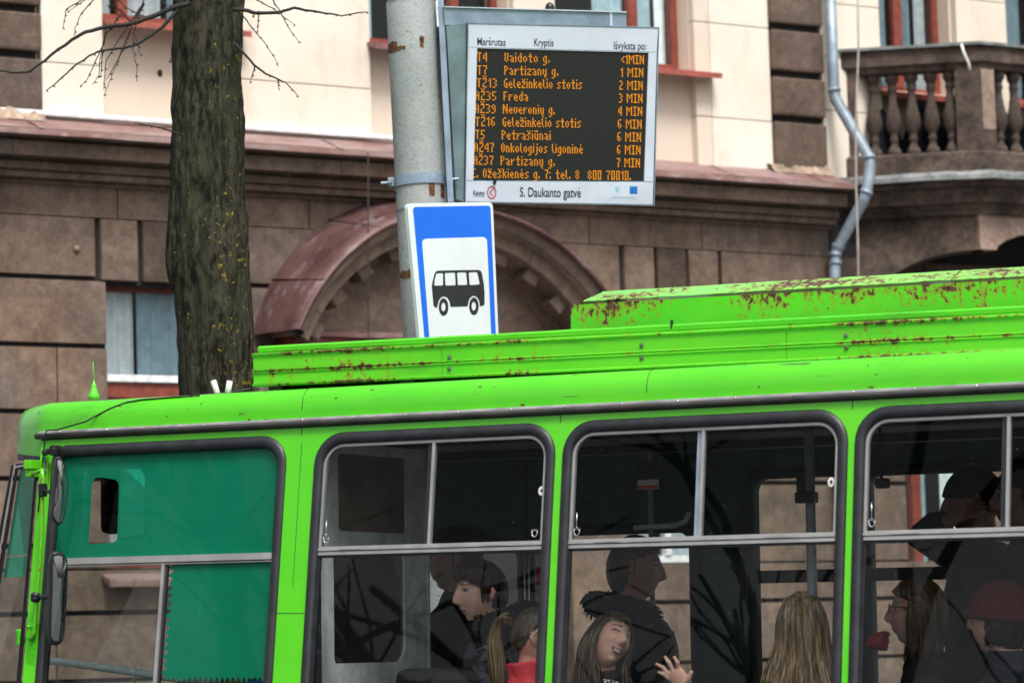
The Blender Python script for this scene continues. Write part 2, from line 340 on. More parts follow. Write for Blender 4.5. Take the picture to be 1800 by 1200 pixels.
# ------------------------------------------------------------------ mesh builder
class MB:
    def __init__(s): s.v = []; s.f = []; s.mi = []; s.tone = []; s.sm = []
    def add(s, vs, fs, mi=0, tone=0.0, smooth=False, M4=None):
        b = len(s.v)
        s.v += [(M4 @ Vector(p)) if M4 else Vector(p) for p in vs]
        for f in fs: s.f.append([b + i for i in f]); s.mi.append(mi); s.tone.append(tone); s.sm.append(smooth)
    def box(s, a, b, mi=0, tone=0., bev=0., M4=None):
        x0, x1 = sorted((a[0], b[0])); y0, y1 = sorted((a[1], b[1])); z0, z1 = sorted((a[2], b[2]))
        if bev <= 0:
            vs = [(x, y, z) for x in (x0, x1) for y in (y0, y1) for z in (z0, z1)]
            s.add(vs, [(0, 1, 3, 2), (4, 6, 7, 5), (0, 4, 5, 1), (2, 3, 7, 6), (0, 2, 6, 4), (1, 5, 7, 3)], mi, tone, False, M4); return
        bm = bmesh.new(); bmesh.ops.create_cube(bm, size=1)
        for v in bm.verts: v.co = Vector(((x0 + x1) / 2 + v.co.x * (x1 - x0), (y0 + y1) / 2 + v.co.y * (y1 - y0), (z0 + z1) / 2 + v.co.z * (z1 - z0)))
        bmesh.ops.bevel(bm, geom=bm.edges[:], offset=min(bev, (x1 - x0) * .45, (y1 - y0) * .45, (z1 - z0) * .45), segments=2, affect='EDGES', profile=.6)
        bm.verts.index_update(); s.add([v.co.copy() for v in bm.verts], [[v.index for v in f.verts] for f in bm.faces], mi, tone, False, M4); bm.free()
    def tube(s, pts, r, n=10, mi=0, caps=True, smooth=True, tone=0., flat=1.0, up=None):
        pts = [Vector(p) for p in pts]; k = len(pts); rr = r if isinstance(r, (list, tuple)) else [r] * k
        vs = []; prev = None
        for i, p in enumerate(pts):
            t = (pts[min(i + 1, k - 1)] - pts[max(i - 1, 0)])
            t = t.normalized() if t.length > 1e-9 else Vector((0, 0, 1))
            if prev is None:
                a = Vector(up) if up else (Vector((0, 0, 1)) if abs(t.z) < .9 else Vector((1, 0, 0)))
                u = (a - t * a.dot(t)).normalized()
            else:
                u = prev - t * prev.dot(t); u = u.normalized() if u.length > 1e-6 else prev
            prev = u; w = t.cross(u)
            for j in range(n):
                a = 2 * math.pi * j / n; vs.append(p + (u * math.cos(a) * flat + w * math.sin(a)) * rr[i])
        fs = [(i * n + j, i * n + (j + 1) % n, (i + 1) * n + (j + 1) % n, (i + 1) * n + j) for i in range(k - 1) for j in range(n)]
        if caps: fs += [tuple(reversed(range(n))), tuple((k - 1) * n + j for j in range(n))]
        s.add(vs, fs, mi, tone, smooth)
    def lathe(s, prof, center, n=20, mi=0, axis=(0, 0, 1), smooth=True, tone=0.):
        ax = Vector(axis).normalized(); a = Vector((1, 0, 0)) if abs(ax.x) < .9 else Vector((0, 1, 0))
        u = (a - ax * a.dot(ax)).normalized(); w = ax.cross(u); c = Vector(center); vs = []
        for (r, h) in prof:
            for j in range(n):
                t = 2 * math.pi * j / n; vs.append(c + ax * h + (u * math.cos(t) + w * math.sin(t)) * r)
        k = len(prof)
        fs = [(i * n + j, i * n + (j + 1) % n, (i + 1) * n + (j + 1) % n, (i + 1) * n + j) for i in range(k - 1) for j in range(n)]
        fs += [tuple(reversed(range(n))), tuple((k - 1) * n + j for j in range(n))]
        s.add(vs, fs, mi, tone, smooth)
    def grid(s, rows, mi=0, closed=False, smooth=True, tone=0.):
        m = len(rows[0]); vs = [p for r in rows for p in r]; fs = []
        for i in range(len(rows) - 1):
            for j in range(m if closed else m - 1):
                fs.append((i * m + j, i * m + (j + 1) % m, (i + 1) * m + (j + 1) % m, (i + 1) * m + j))
        s.add(vs, fs, mi, tone, smooth)
    def plate(s, outer, holes, fn, d0, d1, mi=0, tone=0.):
        loops = [outer] + list(holes); polys = [[Vector((p[0], p[1], 0)) for p in L] for L in loops]
        tris = tessellate_polygon(polys); flat = [p for L in loops for p in L]; n = len(flat)
        vs = [fn(p[0], p[1], d0) for p in flat] + [fn(p[0], p[1], d1) for p in flat]
        fs = [tuple(t) for t in tris] + [tuple(n + i for i in reversed(t)) for t in tris]; b = 0
        for L in loops:
            m = len(L)
            for i in range(m): fs.append((b + i, b + (i + 1) % m, n + b + (i + 1) % m, n + b + i))
            b += m
        s.add(vs, fs, mi, tone)
    def pane(s, outer, fn, d, holes=()):
        loops = [outer] + list(holes); tris = tessellate_polygon([[Vector((p[0], p[1], 0)) for p in L] for L in loops])
        s.add([fn(p[0], p[1], d) for L in loops for p in L], [tuple(t) for t in tris])
    def ring(s, lo, li, fn, d0, d1, mi=0, smooth=False, bulge=None):
        """closed strip between two loops of equal count, front at d0, back at d1"""
        prof = []
        if bulge is None: prof = [(0, d1), (0, d0), (1, d0), (1, d1)]
        else: prof = [(0, d1), (0, d0 + bulge), (.15, d0 + bulge * .3), (.5, d0), (.85, d0 + bulge * .3), (1, d0 + bulge), (1, d1)]
        rows = []
        for f, d in prof: rows.append([fn(a[0] + (b[0] - a[0]) * f, a[1] + (b[1] - a[1]) * f, d) for a, b in zip(lo, li)])
        s.grid(rows, mi, True, smooth)
    def build(s, name, mats, parent=None, Minv=None, autosmooth=None):
        me = bpy.data.meshes.new(name)
        vs = [tuple(Minv @ p) if Minv else tuple(p) for p in s.v]
        me.from_pydata(vs, [], s.f)
        if not isinstance(mats, (list, tuple)): mats = [mats]
        for m in mats: me.materials.append(M[m] if isinstance(m, str) else m)
        me.polygons.foreach_set('material_index', s.mi); me.polygons.foreach_set('use_smooth', s.sm)
        if any(s.tone):
            at = me.attributes.new('tone', 'FLOAT', 'FACE'); at.data.foreach_set('value', s.tone)
        bm = bmesh.new(); bm.from_mesh(me); bmesh.ops.recalc_face_normals(bm, faces=bm.faces[:]); bm.to_mesh(me); bm.free()
        me.update()
        o = bpy.data.objects.new(name, me); COL.objects.link(o)
        if parent: o.parent = parent
        return o

def rr(x0, z0, x1, z1, r, n=7):
    if x0 > x1: x0, x1 = x1, x0
    if z0 > z1: z0, z1 = z1, z0
    rs = r if isinstance(r, (tuple, list)) else (r,) * 4     # bottom-left, bottom-right, top-right, top-left
    out = []
    for (cx, cz, a0, q) in ((x0, z0, 180, 0), (x1, z0, 270, 1), (x1, z1, 0, 2), (x0, z1, 90, 3)):
        k = max(rs[q], 1e-4); ox = cx + (k if cx == x0 else -k); oz = cz + (k if cz == z0 else -k)
        for i in range(n + 1):
            a = R(a0 + 90 * i / n); out.append((ox + k * math.cos(a), oz + k * math.sin(a)))
    return out

def empty(name, loc=None, mat=None):
    o = bpy.data.objects.new(name, None); COL.objects.link(o); o.empty_display_size = .2
    o.matrix_world = mat if mat is not None else Matrix.Translation(Vector(loc))
    return o
def tag(o, label=None, cat=None, group=None, kind=None):
    if label: o['label'] = label
    if cat: o['category'] = cat
    if group: o['group'] = group
    if kind: o['kind'] = kind
    return o
def tess_text(body, bold=0.0):
    """outline text -> (verts2d, faces, bbox)"""
    c = bpy.data.curves.new('lettering', 'FONT'); c.body = body; c.size = 1.0; c.offset = bold; c.resolution_u = 4
    o = bpy.data.objects.new('lettering', c); COL.objects.link(o); bpy.context.view_layer.update()
    me = o.evaluated_get(bpy.context.evaluated_depsgraph_get()).to_mesh()
    vs = [(v.co.x, v.co.y) for v in me.vertices]; fs = [tuple(p.vertices) for p in me.polygons]
    o.evaluated_get(bpy.context.evaluated_depsgraph_get()).to_mesh_clear()
    bpy.data.objects.remove(o); bpy.data.curves.remove(c)
    return vs, fs

# ================================================================== SETTING: ground
def sheet(name, pts, z, m, kind='structure'):
    b = MB(); b.add([(p[0], p[1], z) for p in pts], [tuple(range(len(pts)))]); return tag(b.build(name, m), kind=kind)
sheet('road', [(-150, -150), (150, -150), (150, 150), (-150, 150)], 0, 'asphalt')
_d = (BUS_M.to_3x3() @ Vector((1, 0, 0))).normalized(); _d.z = 0; _n = Vector((-_d.y, _d.x, 0)); _k = BUS_M @ Vector((0, 2.75, 0)); _k.z = 0
b = MB(); q = [_k - _d * 60, _k + _d * 60, _k + _d * 60 + _n * 60, _k - _d * 60 + _n * 60]
b.add([(p.x, p.y, z) for z in (.004, .13) for p in q], [(4, 5, 6, 7), (0, 1, 5, 4), (1, 2, 6, 5), (2, 3, 7, 6), (3, 0, 4, 7)])
tag(b.build('pavement', 'paving'), kind='structure')
b = MB(); q = [_k - _d * 60 - _n * .15, _k + _d * 60 - _n * .15, _k + _d * 60 - _n * .003, _k - _d * 60 - _n * .003]
b.add([(p.x, p.y, z) for z in (.004, .14) for p in q], [(4, 5, 6, 7), (0, 1, 5, 4), (1, 2, 6, 5), (2, 3, 7, 6), (3, 0, 4, 7)])
tag(b.build('kerb', 'kerbstone'), kind='structure')

# ================================================================== BUILDING
bld = empty('corner_building', mat=FAC_M)
tag(bld, 'old street building of brown stone below and cream plaster above, with balcony and arched hood', 'building')
FL = lambda x, z, d: Vector((x, d, z))
rnd = random.Random(3)
def lerp_(a, c, f): return a + (c - a) * f
M['mortar'] = stone('crumbled pale mortar', (.44, .33, .25), .35, .55, .012)
XL, XR = -6.2, 3.07
WIN_L, WIN_R, WIN_B = (-3.46, -2.62), (1.03, 1.91), (3.78, 4.72)
DOOR = (-1.98, .36)
LOW_TOP, WZ0 = 4.62, 2.6
# --- core behind the joints
b = MB()
holes = [[(a, WZ0), (c, WZ0), (c, LOW_TOP), (a, LOW_TOP)] for a, c in (WIN_L, WIN_R)] + [[(DOOR[0], .2), (DOOR[1], .2), (DOOR[1], 4.2), (DOOR[0], 4.2)]] \
      + [[(WIN_B[0], 2.3), (WIN_B[1], 2.3), (WIN_B[1], 4.3), (WIN_B[0], 4.3)]]
b.plate([(XL, 0), (8.5, 0), (8.5, 5.615), (XL, 5.615)], holes, FL, .035, .30)
b.build('wall_core', 'joint', bld)
# --- ashlar blocks
b = MB()
def block(x0, x1, z0, z1, out=0., tone=None, bev=.012, g=.004):
    b.box((x0 + g, -out, z0), (x1 - g, .05, z1), 0, rnd.random() ** 2 * .55 if tone is None else tone, bev)
def course(z0, z1, segs, lmin, lmax, g, tonescale=1.):
    for (x0, x1) in segs:
        x = x0
        while x < x1 - .05:
            L = rnd.uniform(lmin, lmax)
            if x1 - (x + L) < .35: L = x1 - x
            block(x, min(x + L, x1), z0, z1, 0, rnd.random() ** 2 * .5 * tonescale, .005, g); x += L
course(5.085, 5.31, [(XL, XR)], .7, 1.3, .004)
vo = [(-3.50, -3.21), (-3.17, -2.89), (-2.85, -2.56)]; vr = [(1.02, 1.305), (1.335, 1.615), (1.645, 1.93)]
course(4.665, 5.079, [(XL, -3.54), (-2.52, -1.4), (-.3, .98), (1.97, XR)], .9, 1.4, .004)
for k in range(5): block(XR + k, XR + k + 1, 4.665, 5.079, 0, .98)  # tone near black: shade under the balcony put into these blocks
for k, (x0, x1) in enumerate(vo + vr):
    block(x0, x1, 4.64, 5.079, .012, (.95 if k in (1, 4) else .12), .012, .0)
for z0, z1 in ((4.185, 4.63), (3.715, 4.15), (3.245, 3.68), (2.775, 3.21), (2.60, 2.74), (2.305, 2.585), (1.83, 2.27), (1.36, 1.8), (.5, 1.33)):
    inner = z1 > 4.25
    if z1 < 2.6:
        course(z0, z1, [(XL, -2.2), (.60, 8)], .8, 1.6, .005, .8); continue
    course(z0, z1, [(XL, WIN_L[0]), (WIN_L[1], -2.2 if not inner else -2.0), (.60 if not inner else .3, WIN_R[0]), (WIN_R[1], XR), (XR, WIN_B[0]), (WIN_B[1], 8)], .8, 1.6, .005, .8)
b.box((XL, -.10, 0), (DOOR[0] - .3, .05, .48), 0, .3); b.box((DOOR[1] + .3, -.10, 0), (8, .05, .48), 0, .3)
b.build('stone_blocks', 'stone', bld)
# --- upper plaster wall with window openings
UW = [(-3.45, -2.38), (-1.235, .05), (.45, 1.775), (3.72, 4.52), (5.12, 6.1)]
UZ0, UZ1 = 6.53, 8.6
b = MB()
b.plate([(XL, 5.62), (8.5, 5.62), (8.5, 9.2), (XL, 9.2)], [[(a, UZ0), (c, UZ0), (c, UZ1), (a, UZ1)] for a, c in UW], FL, .075, .40, 0, .75)
def strip(x0, x1, zs, tone=0.0):
    for z0, z1 in zip(zs[:-1], zs[1:]): b.box((x0, -.0, z0 + .003), (x1, .09, z1 - .003), 0, tone + rnd.random() * .12, .006)
strip(-3.935, -3.455, [5.4, 6.18, 6.95, 7.8, 9.1]); strip(-2.375, -1.24, [5.4, 6.17, 7.0, 8.0, 9.1])
strip(.06, .445, [5.4, 6.17, 7.0, 8.0, 9.1]); strip(1.935, 2.532, [5.4, 6.165, 6.935, 7.7, 9.1])
strip(1.78, 1.93, [5.4, 6.165, 6.935, 7.7, 9.1], .55)
strip(3.068, 3.70, [5.70, 6.3, 6.75, 7.2, 9.1]); strip(4.54, 5.10, [5.72, 6.9, 7.36, 7.8, 9.1])
b.build('upper_wall', 'cream', bld)
# --- quoins
for x0, x1 in ((-5.2, -3.945), (2.535, 3.065)):
    b = MB(); core = MB()
    zs = [5.44, 6.195, 6.565, 6.955, 7.33, 7.7, 8.1]
    if x0 < 0: zs = [5.44, 6.215, 6.545, 6.90, 7.25, 7.6]
    for z0, z1 in zip(zs[:-1], zs[1:]): b.box((x0, -.045, z0 + .028), (x1, .08, z1 - .028), 0, rnd.random() * .3, .022)
    core.box((x0 + .03, .012, 5.4), (x1 - .03, .09, 8.9))
    b.build('quoin_blocks', 'stone_rough', bld); core.build('quoin_core', 'joint', bld)
# --- crumbled mortar along the foot of the wall
for x0, x1 in ((2.46, 3.06), (-5.0, -3.95)):
    b = MB(); n = 90; rows = []
    for i in range(n + 1):
        x = lerp_(x0, x1, i / n); h = .045 + .05 * noise.noise(Vector((x * 7, 0, 0))) + .03 * noise.noise(Vector((x * 23, 4, 0))); w = .06 + .03 * noise.noise(Vector((x * 9, 8, 0)))
        rows.append([Vector((x, .0, 5.775 + max(h, .004))), Vector((x, -.05, 5.77 + max(h, .004) * .85)), Vector((x, -.05 - w * .5, 5.75 + max(h, 0) * .4)), Vector((x, -.05 - w, 5.735))])
    b.grid(rows, 0, False, True); b.build('crumbled_mortar', 'mortar', bld)
# --- cornice
prof = [(.345, 5.60), (.345, 5.585), (.235, 5.588), (.235, 5.575), (.27, 5.56), (.262, 5.462), (.13, 5.466), (.13, 5.45), (.155, 5.435), (.145, 5.385), (.105, 5.388), (.112, 5.372), (.105, 5.335), (.03, 5.338), (.035, 5.318), (.03, 5.305), (-.03, 5.305), (-.03, 5.64), (.345, 5.64)]
b = MB(); x = XL
while x < XR - .01:
    x1 = min(XR, x + rnd.uniform(.9, 1.5)); x1 = XR if XR - x1 < .4 else x1
    b.grid([[Vector((xx, -o, z)) for o, z in prof] for xx in (x + .003, x1 - .003)], 0, True, False, rnd.random() * .5); x = x1
b.add([(XR, -o, z) for o, z in prof], [tuple(range(len(prof)))])
b.build('cornice', 'stone', bld)
b = MB(); n = 60
rows = []
for i in range(n + 1):
    xx = XL + (XR + .02 - XL) * i / n; w = .006 * noise.noise(Vector((xx * 2.3, 0, 0)))
    rows.append([Vector((xx, .08, 5.80)), Vector((xx, -.02, 5.765 + w)), Vector((xx, -.20, 5.690 + w * 1.5)), Vector((xx, -.362, 5.625 + w)), Vector((xx, -.366, 5.592 + w)), Vector((xx, -.34, 5.588 + w)), Vector((xx, -.34, 5.61 + w))])
b.grid(rows, 0, False, False)
for xx in (-5, -4.1, -2.9, -1.7, -.5, .8, 1.9, 2.8): b.grid([[p + Vector((dx, 0, 0)) for p in (Vector((xx, -.0, 5.775)), Vector((xx, -.20, 5.705)), Vector((xx, -.36, 5.64)))] for dx in (-.012, .012)])
b.build('cornice_flashing', 'flash', bld)
b = MB(); b.box((XL, -.055, 5.785), (-.95, .02, 5.822), 0, 0, .008); b.build('flashing_strip', 'white_frame', bld)

# --- windows of the building
def house_window(x0, x1, z0, z1, yf, posts, cur, sill=None, sillx=(0, 0), transom=None, silldrop=.05, sillout=.14, fm='wood_red'):
    return house_window_(x0, x1, z0, z1, yf, posts, cur, sill, sillx, transom, silldrop, sillout, fm)
def house_window_(x0, x1, z0, z1, yf, posts, cur, sill=None, sillx=(0, 0), transom=None, silldrop=.05, sillout=.14, fm='wood_red'):
    f = MB(); w = .052
    f.box((x0, yf, z0), (x0 + w, yf + .07, z1)); f.box((x1 - w, yf, z0), (x1, yf + .07, z1)); f.box((x0 + w, yf, z0), (x1 - w, yf + .07, z0 + .06)); f.box((x0 + w, yf, z1 - w), (x1 - w, yf + .07, z1))
    for p, pw in posts: f.box((p - pw / 2, yf - .012, z0 + .06), (p + pw / 2, yf + .06, z1 - w))
    if transom: f.box((x0 + w, yf - .02, transom[0]), (x1 - w, yf + .06, transom[1])); f.box((x0 + w, yf - .035, transom[0] + .08), (x1 - w, yf - .021, transom[0] + .10))
    wd = f.build('window', fm, bld)
    p = MB(); p.add([(x0 + w, yf + .03, z0 + .05), (x1 - w, yf + .03, z0 + .05), (x1 - w, yf + .03, z1 - w), (x0 + w, yf + .03, z1 - w)], [(0, 1, 2, 3)]); p.build('pane', 'house_glass', wd)
    if cur:
        c = MB()
        for (a, e, mi) in cur:
            rows = []
            k = max(6, int((e - a) * 60))
            for i in range(k + 1):
                xx = a + (e - a) * i / k; yy = yf + .075 + .018 * math.sin(xx * 62 + a * 9) + .01 * math.sin(xx * 23)
                rows.append([Vector((xx, yy, z0)), Vector((xx, yy, z1))])
            c.grid(rows, mi, False, True)
        c.build('curtain', ['curtain', 'curtain_blue'], wd)
    r = MB(); r.add([(x0 - .3, yf + .12, z0 - .2), (x1 + .3, yf + .12, z0 - .2), (x1 + .3, yf + .12, z1 + .2), (x0 - .3, yf + .12, z1 + .2), (x0 - .3, yf + .9, z0 - .2), (x1 + .3, yf + .9, z0 - .2), (x1 + .3, yf + .9, z1 + .2), (x0 - .3, yf + .9, z1 + .2)],
              [(4, 5, 6, 7), (0, 1, 5, 4), (2, 3, 7, 6), (1, 2, 6, 5), (3, 0, 4, 7)]); r.build('room_behind', 'room', wd)
    if sill:
        s_ = MB(); a, e = x0 - sillx[0], x1 + sillx[1]
        s_.add([(a, .10, z0 + .0), (e, .10, z0 + .0), (e, -sillout, z0 - silldrop), (a, -sillout, z0 - silldrop), (a, .10, z0 - .02), (e, .10, z0 - .02), (e, -sillout, z0 - silldrop - .045), (a, -sillout, z0 - silldrop - .045)],
               [(0, 1, 2, 3), (4, 5, 6, 7), (0, 1, 5, 4), (1, 2, 6, 5), (2, 3, 7, 6), (3, 0, 4, 7)])
        s_.build('sill', sill, wd)
    return wd
house_window(-3.45, -2.38, UZ0 + .02, UZ1, .20, [(-3.20, .075)], [(-3.4, -3.27, 0), (-3.14, -2.85, 0), (-2.8, -2.5, 1)], 'sill_red', (.0, .06))
house_window(-1.235, .05, UZ0 + .02, UZ1, .22, [(-.82, .07), (-.35, .07)], [(-1.2, -1.05, 1), (-.75, -.4, 0)], 'sill_dull', (.03, .03))
house_window(.45, 1.775, UZ0 + .02, UZ1, .22, [(1.335, .085)], [(1.0, 1.29, 1), (1.40, 1.56, 1), (1.60, 1.72, 0)], 'sill_red', (.02, .17))
house_window(3.72, 4.52, UZ0, UZ1, .22, [(4.07, .09)], [(3.75, 3.9, 0), (3.9, 4.0, 1), (4.14, 4.26, 1), (4.30, 4.45, 0)], 'sill_red', (.05, .05), silldrop=.06)
house_window(5.12, 6.1, UZ0, UZ1, .22, [(5.6, .08)], [(5.15, 5.5, 1), (5.7, 6.0, 0)], 'sill_red', (.03, .03))
wl = house_window(WIN_L[0], WIN_L[1], WZ0, LOW_TOP + .02, .17, [], [(-3.40, -3.13, 0), (-3.12, -2.66, 1)], 'flash', (.08, .08), transom=(3.74, 3.93), silldrop=.09)
x = MB(); x.box((WIN_L[0] + .005, .125, 3.935), (WIN_L[1] - .005, .168, 3.985)); x.build('white_bar', 'white_frame', wl)
house_window(WIN_R[0], WIN_R[1], WZ0, LOW_TOP + .02, .17, [(1.47, .06)], [(1.08, 1.4, 0), (1.5, 1.86, 0)], None, transom=(3.74, 3.84), fm='white_frame')
house_window(WIN_B[0], WIN_B[1], 2.3, 4.3, .17, [(4.02, .10)], [(3.83, 3.95, 0), (4.32, 4.5, 0), (4.1, 4.2, 1)], None)

# --- arched door hood
AC = (-.81, 3.62)
def arc_rows(pr, a0, a1, n=56):
    rows = []
    for i in range(n + 1):
        a = R(a0 + (a1 - a0) * i / n); rows.append([Vector((AC[0] + r * math.cos(a), -o, AC[1] + r * math.sin(a))) for r, o in pr])
    return rows
A0, A1 = 25.0, 155.0
b = MB()
b.grid(arc_rows([(1.555, .60), (1.545, .575), (1.50, .55), (1.475, .50), (1.47, .455), (1.455, .44), (1.39, .43), (1.385, .40), (1.392, .10), (1.36, .09), (1.35, .06), (1.31, .055), (1.305, .0)], A0, A1), 0, False, False)
for a in (40, 62, 84, 106, 128, 146):      # voussoir joints
    ca, sa = math.cos(R(a)), math.sin(R(a)); t = Vector((-sa, 0, ca)) * .005
    b.grid([[Vector((AC[0] + r * ca, -o, AC[1] + r * sa)) + t * s_ for r, o in ((1.50, .553), (1.478, .503), (1.473, .458), (1.455, .443), (1.39, .433))] for s_ in (-1, 1)], 0, False, False, 1.0)
hood = b.build('arch_hood', 'stone_light', bld)
b = MB()
def wall_r(a):   # where the sheet meets the wall: a flatter curve
    cx, cz, r = -.91, 3.916, 1.436; ux, uz = math.cos(a), math.sin(a); dx, dz = AC[0] - cx, AC[1] - cz
    B = dx * ux + dz * uz; C = dx * dx + dz * dz - r * r; return -B + math.sqrt(max(B * B - C, 0))
rows = []
for i in range(61):
    a = R(A0 - 1 + (A1 - A0 + 2) * i / 60); rw = wall_r(a); rows_ = []
    for k in range(5):
        f = k / 4; r = rw + (1.59 - rw) * f + .006 * noise.noise(Vector((a * 6, f * 4, 2))); rows_.append(Vector((AC[0] + r * math.cos(a), -.64 * f + .02 * (f == 0), AC[1] + r * math.sin(a))))
    rows_.append(Vector((AC[0] + 1.575 * math.cos(a), -.642, AC[1] + 1.575 * math.sin(a)))); rows_.append(Vector((AC[0] + 1.557 * math.cos(a), -.625, AC[1] + 1.557 * math.sin(a))))
    rows_.append(Vector((AC[0] + 1.556 * math.cos(a), -.58, AC[1] + 1.556 * math.sin(a)))); rows.append(rows_)
b.grid(rows, 0, False, True)
for a in (140.5, 118, 92, 66, 42):
    a = R(a); rw = wall_r(a); b.tube([(AC[0] + (rw + (1.59 - rw) * f + .004) * math.cos(a), -.64 * f, AC[1] + (rw + (1.59 - rw) * f + .004) * math.sin(a)) for f in (0, .5, 1)], .007, 6)
b.build('sheet_cover', 'copper', hood)
dn = None
for k in range(10):      # dentils under the soffit
    a = R(31 + k * 13.2); ca, sa = math.cos(a), math.sin(a)
    Mx = Matrix(((-sa, 0, ca, AC[0]), (0, 1, 0, 0), (ca, 0, sa, AC[1]), (0, 0, 0, 1)))
    b = MB(); b.box((-.062, -.375, 1.285), (.062, -.19, 1.40), 0, 0, .014, Mx); b.build('dentil', 'stone', hood)
b = MB(); N = 40
pts = [Vector((AC[0] + 1.33 * math.cos(R(A0 + (A1 - A0) * i / N)), -.022, AC[1] + 1.33 * math.sin(R(A0 + (A1 - A0) * i / N)))) for i in range(N + 1)]
b.add(pts, [tuple(range(N + 1))]); b.build('tympanum', 'stone_light', hood)
b = MB(); b.box((-2.16, -.24, 4.262), (.56, .03, 4.30), 0, 0, .006)
rows = [[Vector((-2.13 + 2.66 * i / 40, -.235, 4.30)), Vector((-2.13 + 2.66 * i / 40, -.03, 4.335 + .03 * noise.noise(Vector((i * .55, 3, 0))) ))] for i in range(41)]
b.grid(rows); b.build('hood_ledge', 'flash', hood)
b = MB(); b.box((-2.1, -.20, 4.19), (.5, .06, 4.258)); b.build('door_beam', 'wood_red', bld)
b = MB()
b.box((DOOR[0], .30, .1), (DOOR[1], .34, 4.19)); b.build('entrance_door', 'room', bld)
b = MB()
for s_, x0 in ((-1, DOOR[0] - .33), (1, DOOR[1])):
    b = MB(); b.box((x0, -.12, .0), (x0 + .33, .05, 4.185), 0, .3, .01)
    b.build('door_jamb', 'stone', bld)

# --- down pipe
b = MB()
pp = [facp(1456, -90, .11), facp(1466, 158, .11), facp(1469, 175, .12), facp(1527, 276, .46), facp(1530, 292, .47), facp(1523, 338, .47), facp(1518, 352, .46), facp(1473, 434, .12), facp(1468, 447, .11), facp(1467, 560, .11)]
pp.append(Vector((pp[-1].x, -.11, .3)))
b.tube(pp, .047, 14)
for k in (1, 3, 5, 7, 8):
    d = (pp[k + 1] - pp[k]).normalized(); b.tube([pp[k] - d * .012, pp[k] + d * .02], .0545, 14)
q = pp[8]
for z in (5.0, 4.0, 3.0, 2.0): b.tube([(q.x, -.11, z), (q.x, -.11, z + .03)], .055, 14)
b.build('drain_pipe', 'zinc', bld)

x_, z_ = fac(136, 437, .02); b = MB(); b.lathe([(.004, .0), (.024, .004), (.026, .012), (.016, .024), (.003, .028)], (x_, -.0, z_), 10, 0, (0, -1, 0)); b.build('wall_knob', 'stone_pale', bld)
x_, z_ = fac(283, 129, -.07); b = MB(); b.lathe([(.03, -.002), (.026, .003), (.01, .004)], (x_, .075, z_), 10, 0, (.3, -1, 0)); b.build('wall_hole', 'joint', bld)
# --- canted balcony
P0, P1, P2 = Vector((3.27, 0)), Vector((4.12, .76)), Vector((8.0, .80))      # (x, out) along the rail
def offs(o):      # outline pushed outwards by o
    d1 = (P1 - P0).normalized(); n1 = Vector((-d1.y, d1.x)); d2 = (P2 - P1).normalized(); n2 = Vector((-d2.y, d2.x)); h = (n1 + n2).normalized(); h *= 1 / h.dot(n1)
    a = P0 + n1 * o - d1 * (.2 if o >= 0 else .2); return [a, P1 + h * o, P2 + n2 * o]
def band(mb, pr, mi=0, tone=0., jit=0.):
    """closed profile of (offset, z) swept along the balcony outline"""
    cols = [[], [], []]
    for o, z in pr:
        for k, p in enumerate(offs(o)): cols[k].append(Vector((p.x, -p.y, z)))
    seg = [cols[0]] + [[c0.lerp(c1, i / 12) + Vector((0, 0, jit * noise.noise(c0.lerp(c1, i / 12) * 5))) for c0, c1 in zip(cols[0], cols[1])] for i in range(1, 13)]
    seg += [[c0.lerp(c1, i / 20) + Vector((0, 0, jit * noise.noise(c0.lerp(c1, i / 20) * 5))) for c0, c1 in zip(cols[1], cols[2])] for i in range(1, 21)]
    mb.grid(seg, mi, True, False, tone)
b = MB()
band(b, [(.0, 6.79), (.0, 6.66), (-.03, 6.64), (-.05, 6.605), (-.22, 6.605), (-.22, 6.79)])
band(b, [(-.03, 5.925), (-.01, 5.90), (-.01, 5.74), (-.24, 5.74), (-.24, 5.925)])
bal = b.build('balcony', 'stone_dark', bld)
b = MB(); band(b, [(.035, 6.815), (.035, 6.79), (-.24, 6.792), (-.24, 6.81), (-.1, 6.835)]); b.build('rail_capping', 'dull_zinc', bal)
b = MB(); band(b, [(.13, 5.735), (.16, 5.70), (.165, 5.665), (.14, 5.66), (-.25, 5.665), (-.25, 5.735)], 0, 0, .012); b.build('edge_flashing', 'dull_zinc', bal)
b = MB()
band(b, [(.12, 5.655), (.10, 5.615), (.055, 5.60), (.02, 5.53), (.01, 5.49), (-.03, 5.475), (-.06, 5.43), (-.07, 5.40), (-.30, 5.40), (-.30, 5.655)], 0, 0, .01)
b.build('balcony_moulding', 'stone_dark', bal)
# body below, cut by arches on both faces
def face_plate(mb, a, c, z0, z1, hole, out0, th):
    d = (c - a); L = d.length; d.normalize(); n = Vector((-d.y, d.x))
    fn = lambda u, z, t: Vector((a.x + d.x * u + n.x * (out0 - t), -(a.y + d.y * u + n.y * (out0 - t)), z))
    mb.plate(hole(L), [], fn, 0, th, 0, .1)
def arch_hole(s0, s1, zc, rise, L0):
    def f(L):
        pts = [(0, 5.41), (0, 3.0), (s0, 3.0)]
        e = s1 if s1 > 0 else L + s1
        for i in range(25):
            a = math.pi * (1 - i / 24); pts.append(((s0 + e) / 2 + (e - s0) / 2 * math.cos(a), zc + rise * math.sin(a)))
        pts += [(e, 3.0), (L, 3.0), (L, 5.41)]
        return pts
    return f
b = MB()
side_cut = lambda L: [(0, 5.41), (0, 4.60)] + [(.2 + u, z) for u, z in ((.02, 4.62), (.12, 4.72), (.25, 4.85), (.38, 4.95), (.52, 5.02), (.68, 5.07), (.85, 5.10), (1.0, 5.11))] + [(L, 5.11), (L, 5.41)]
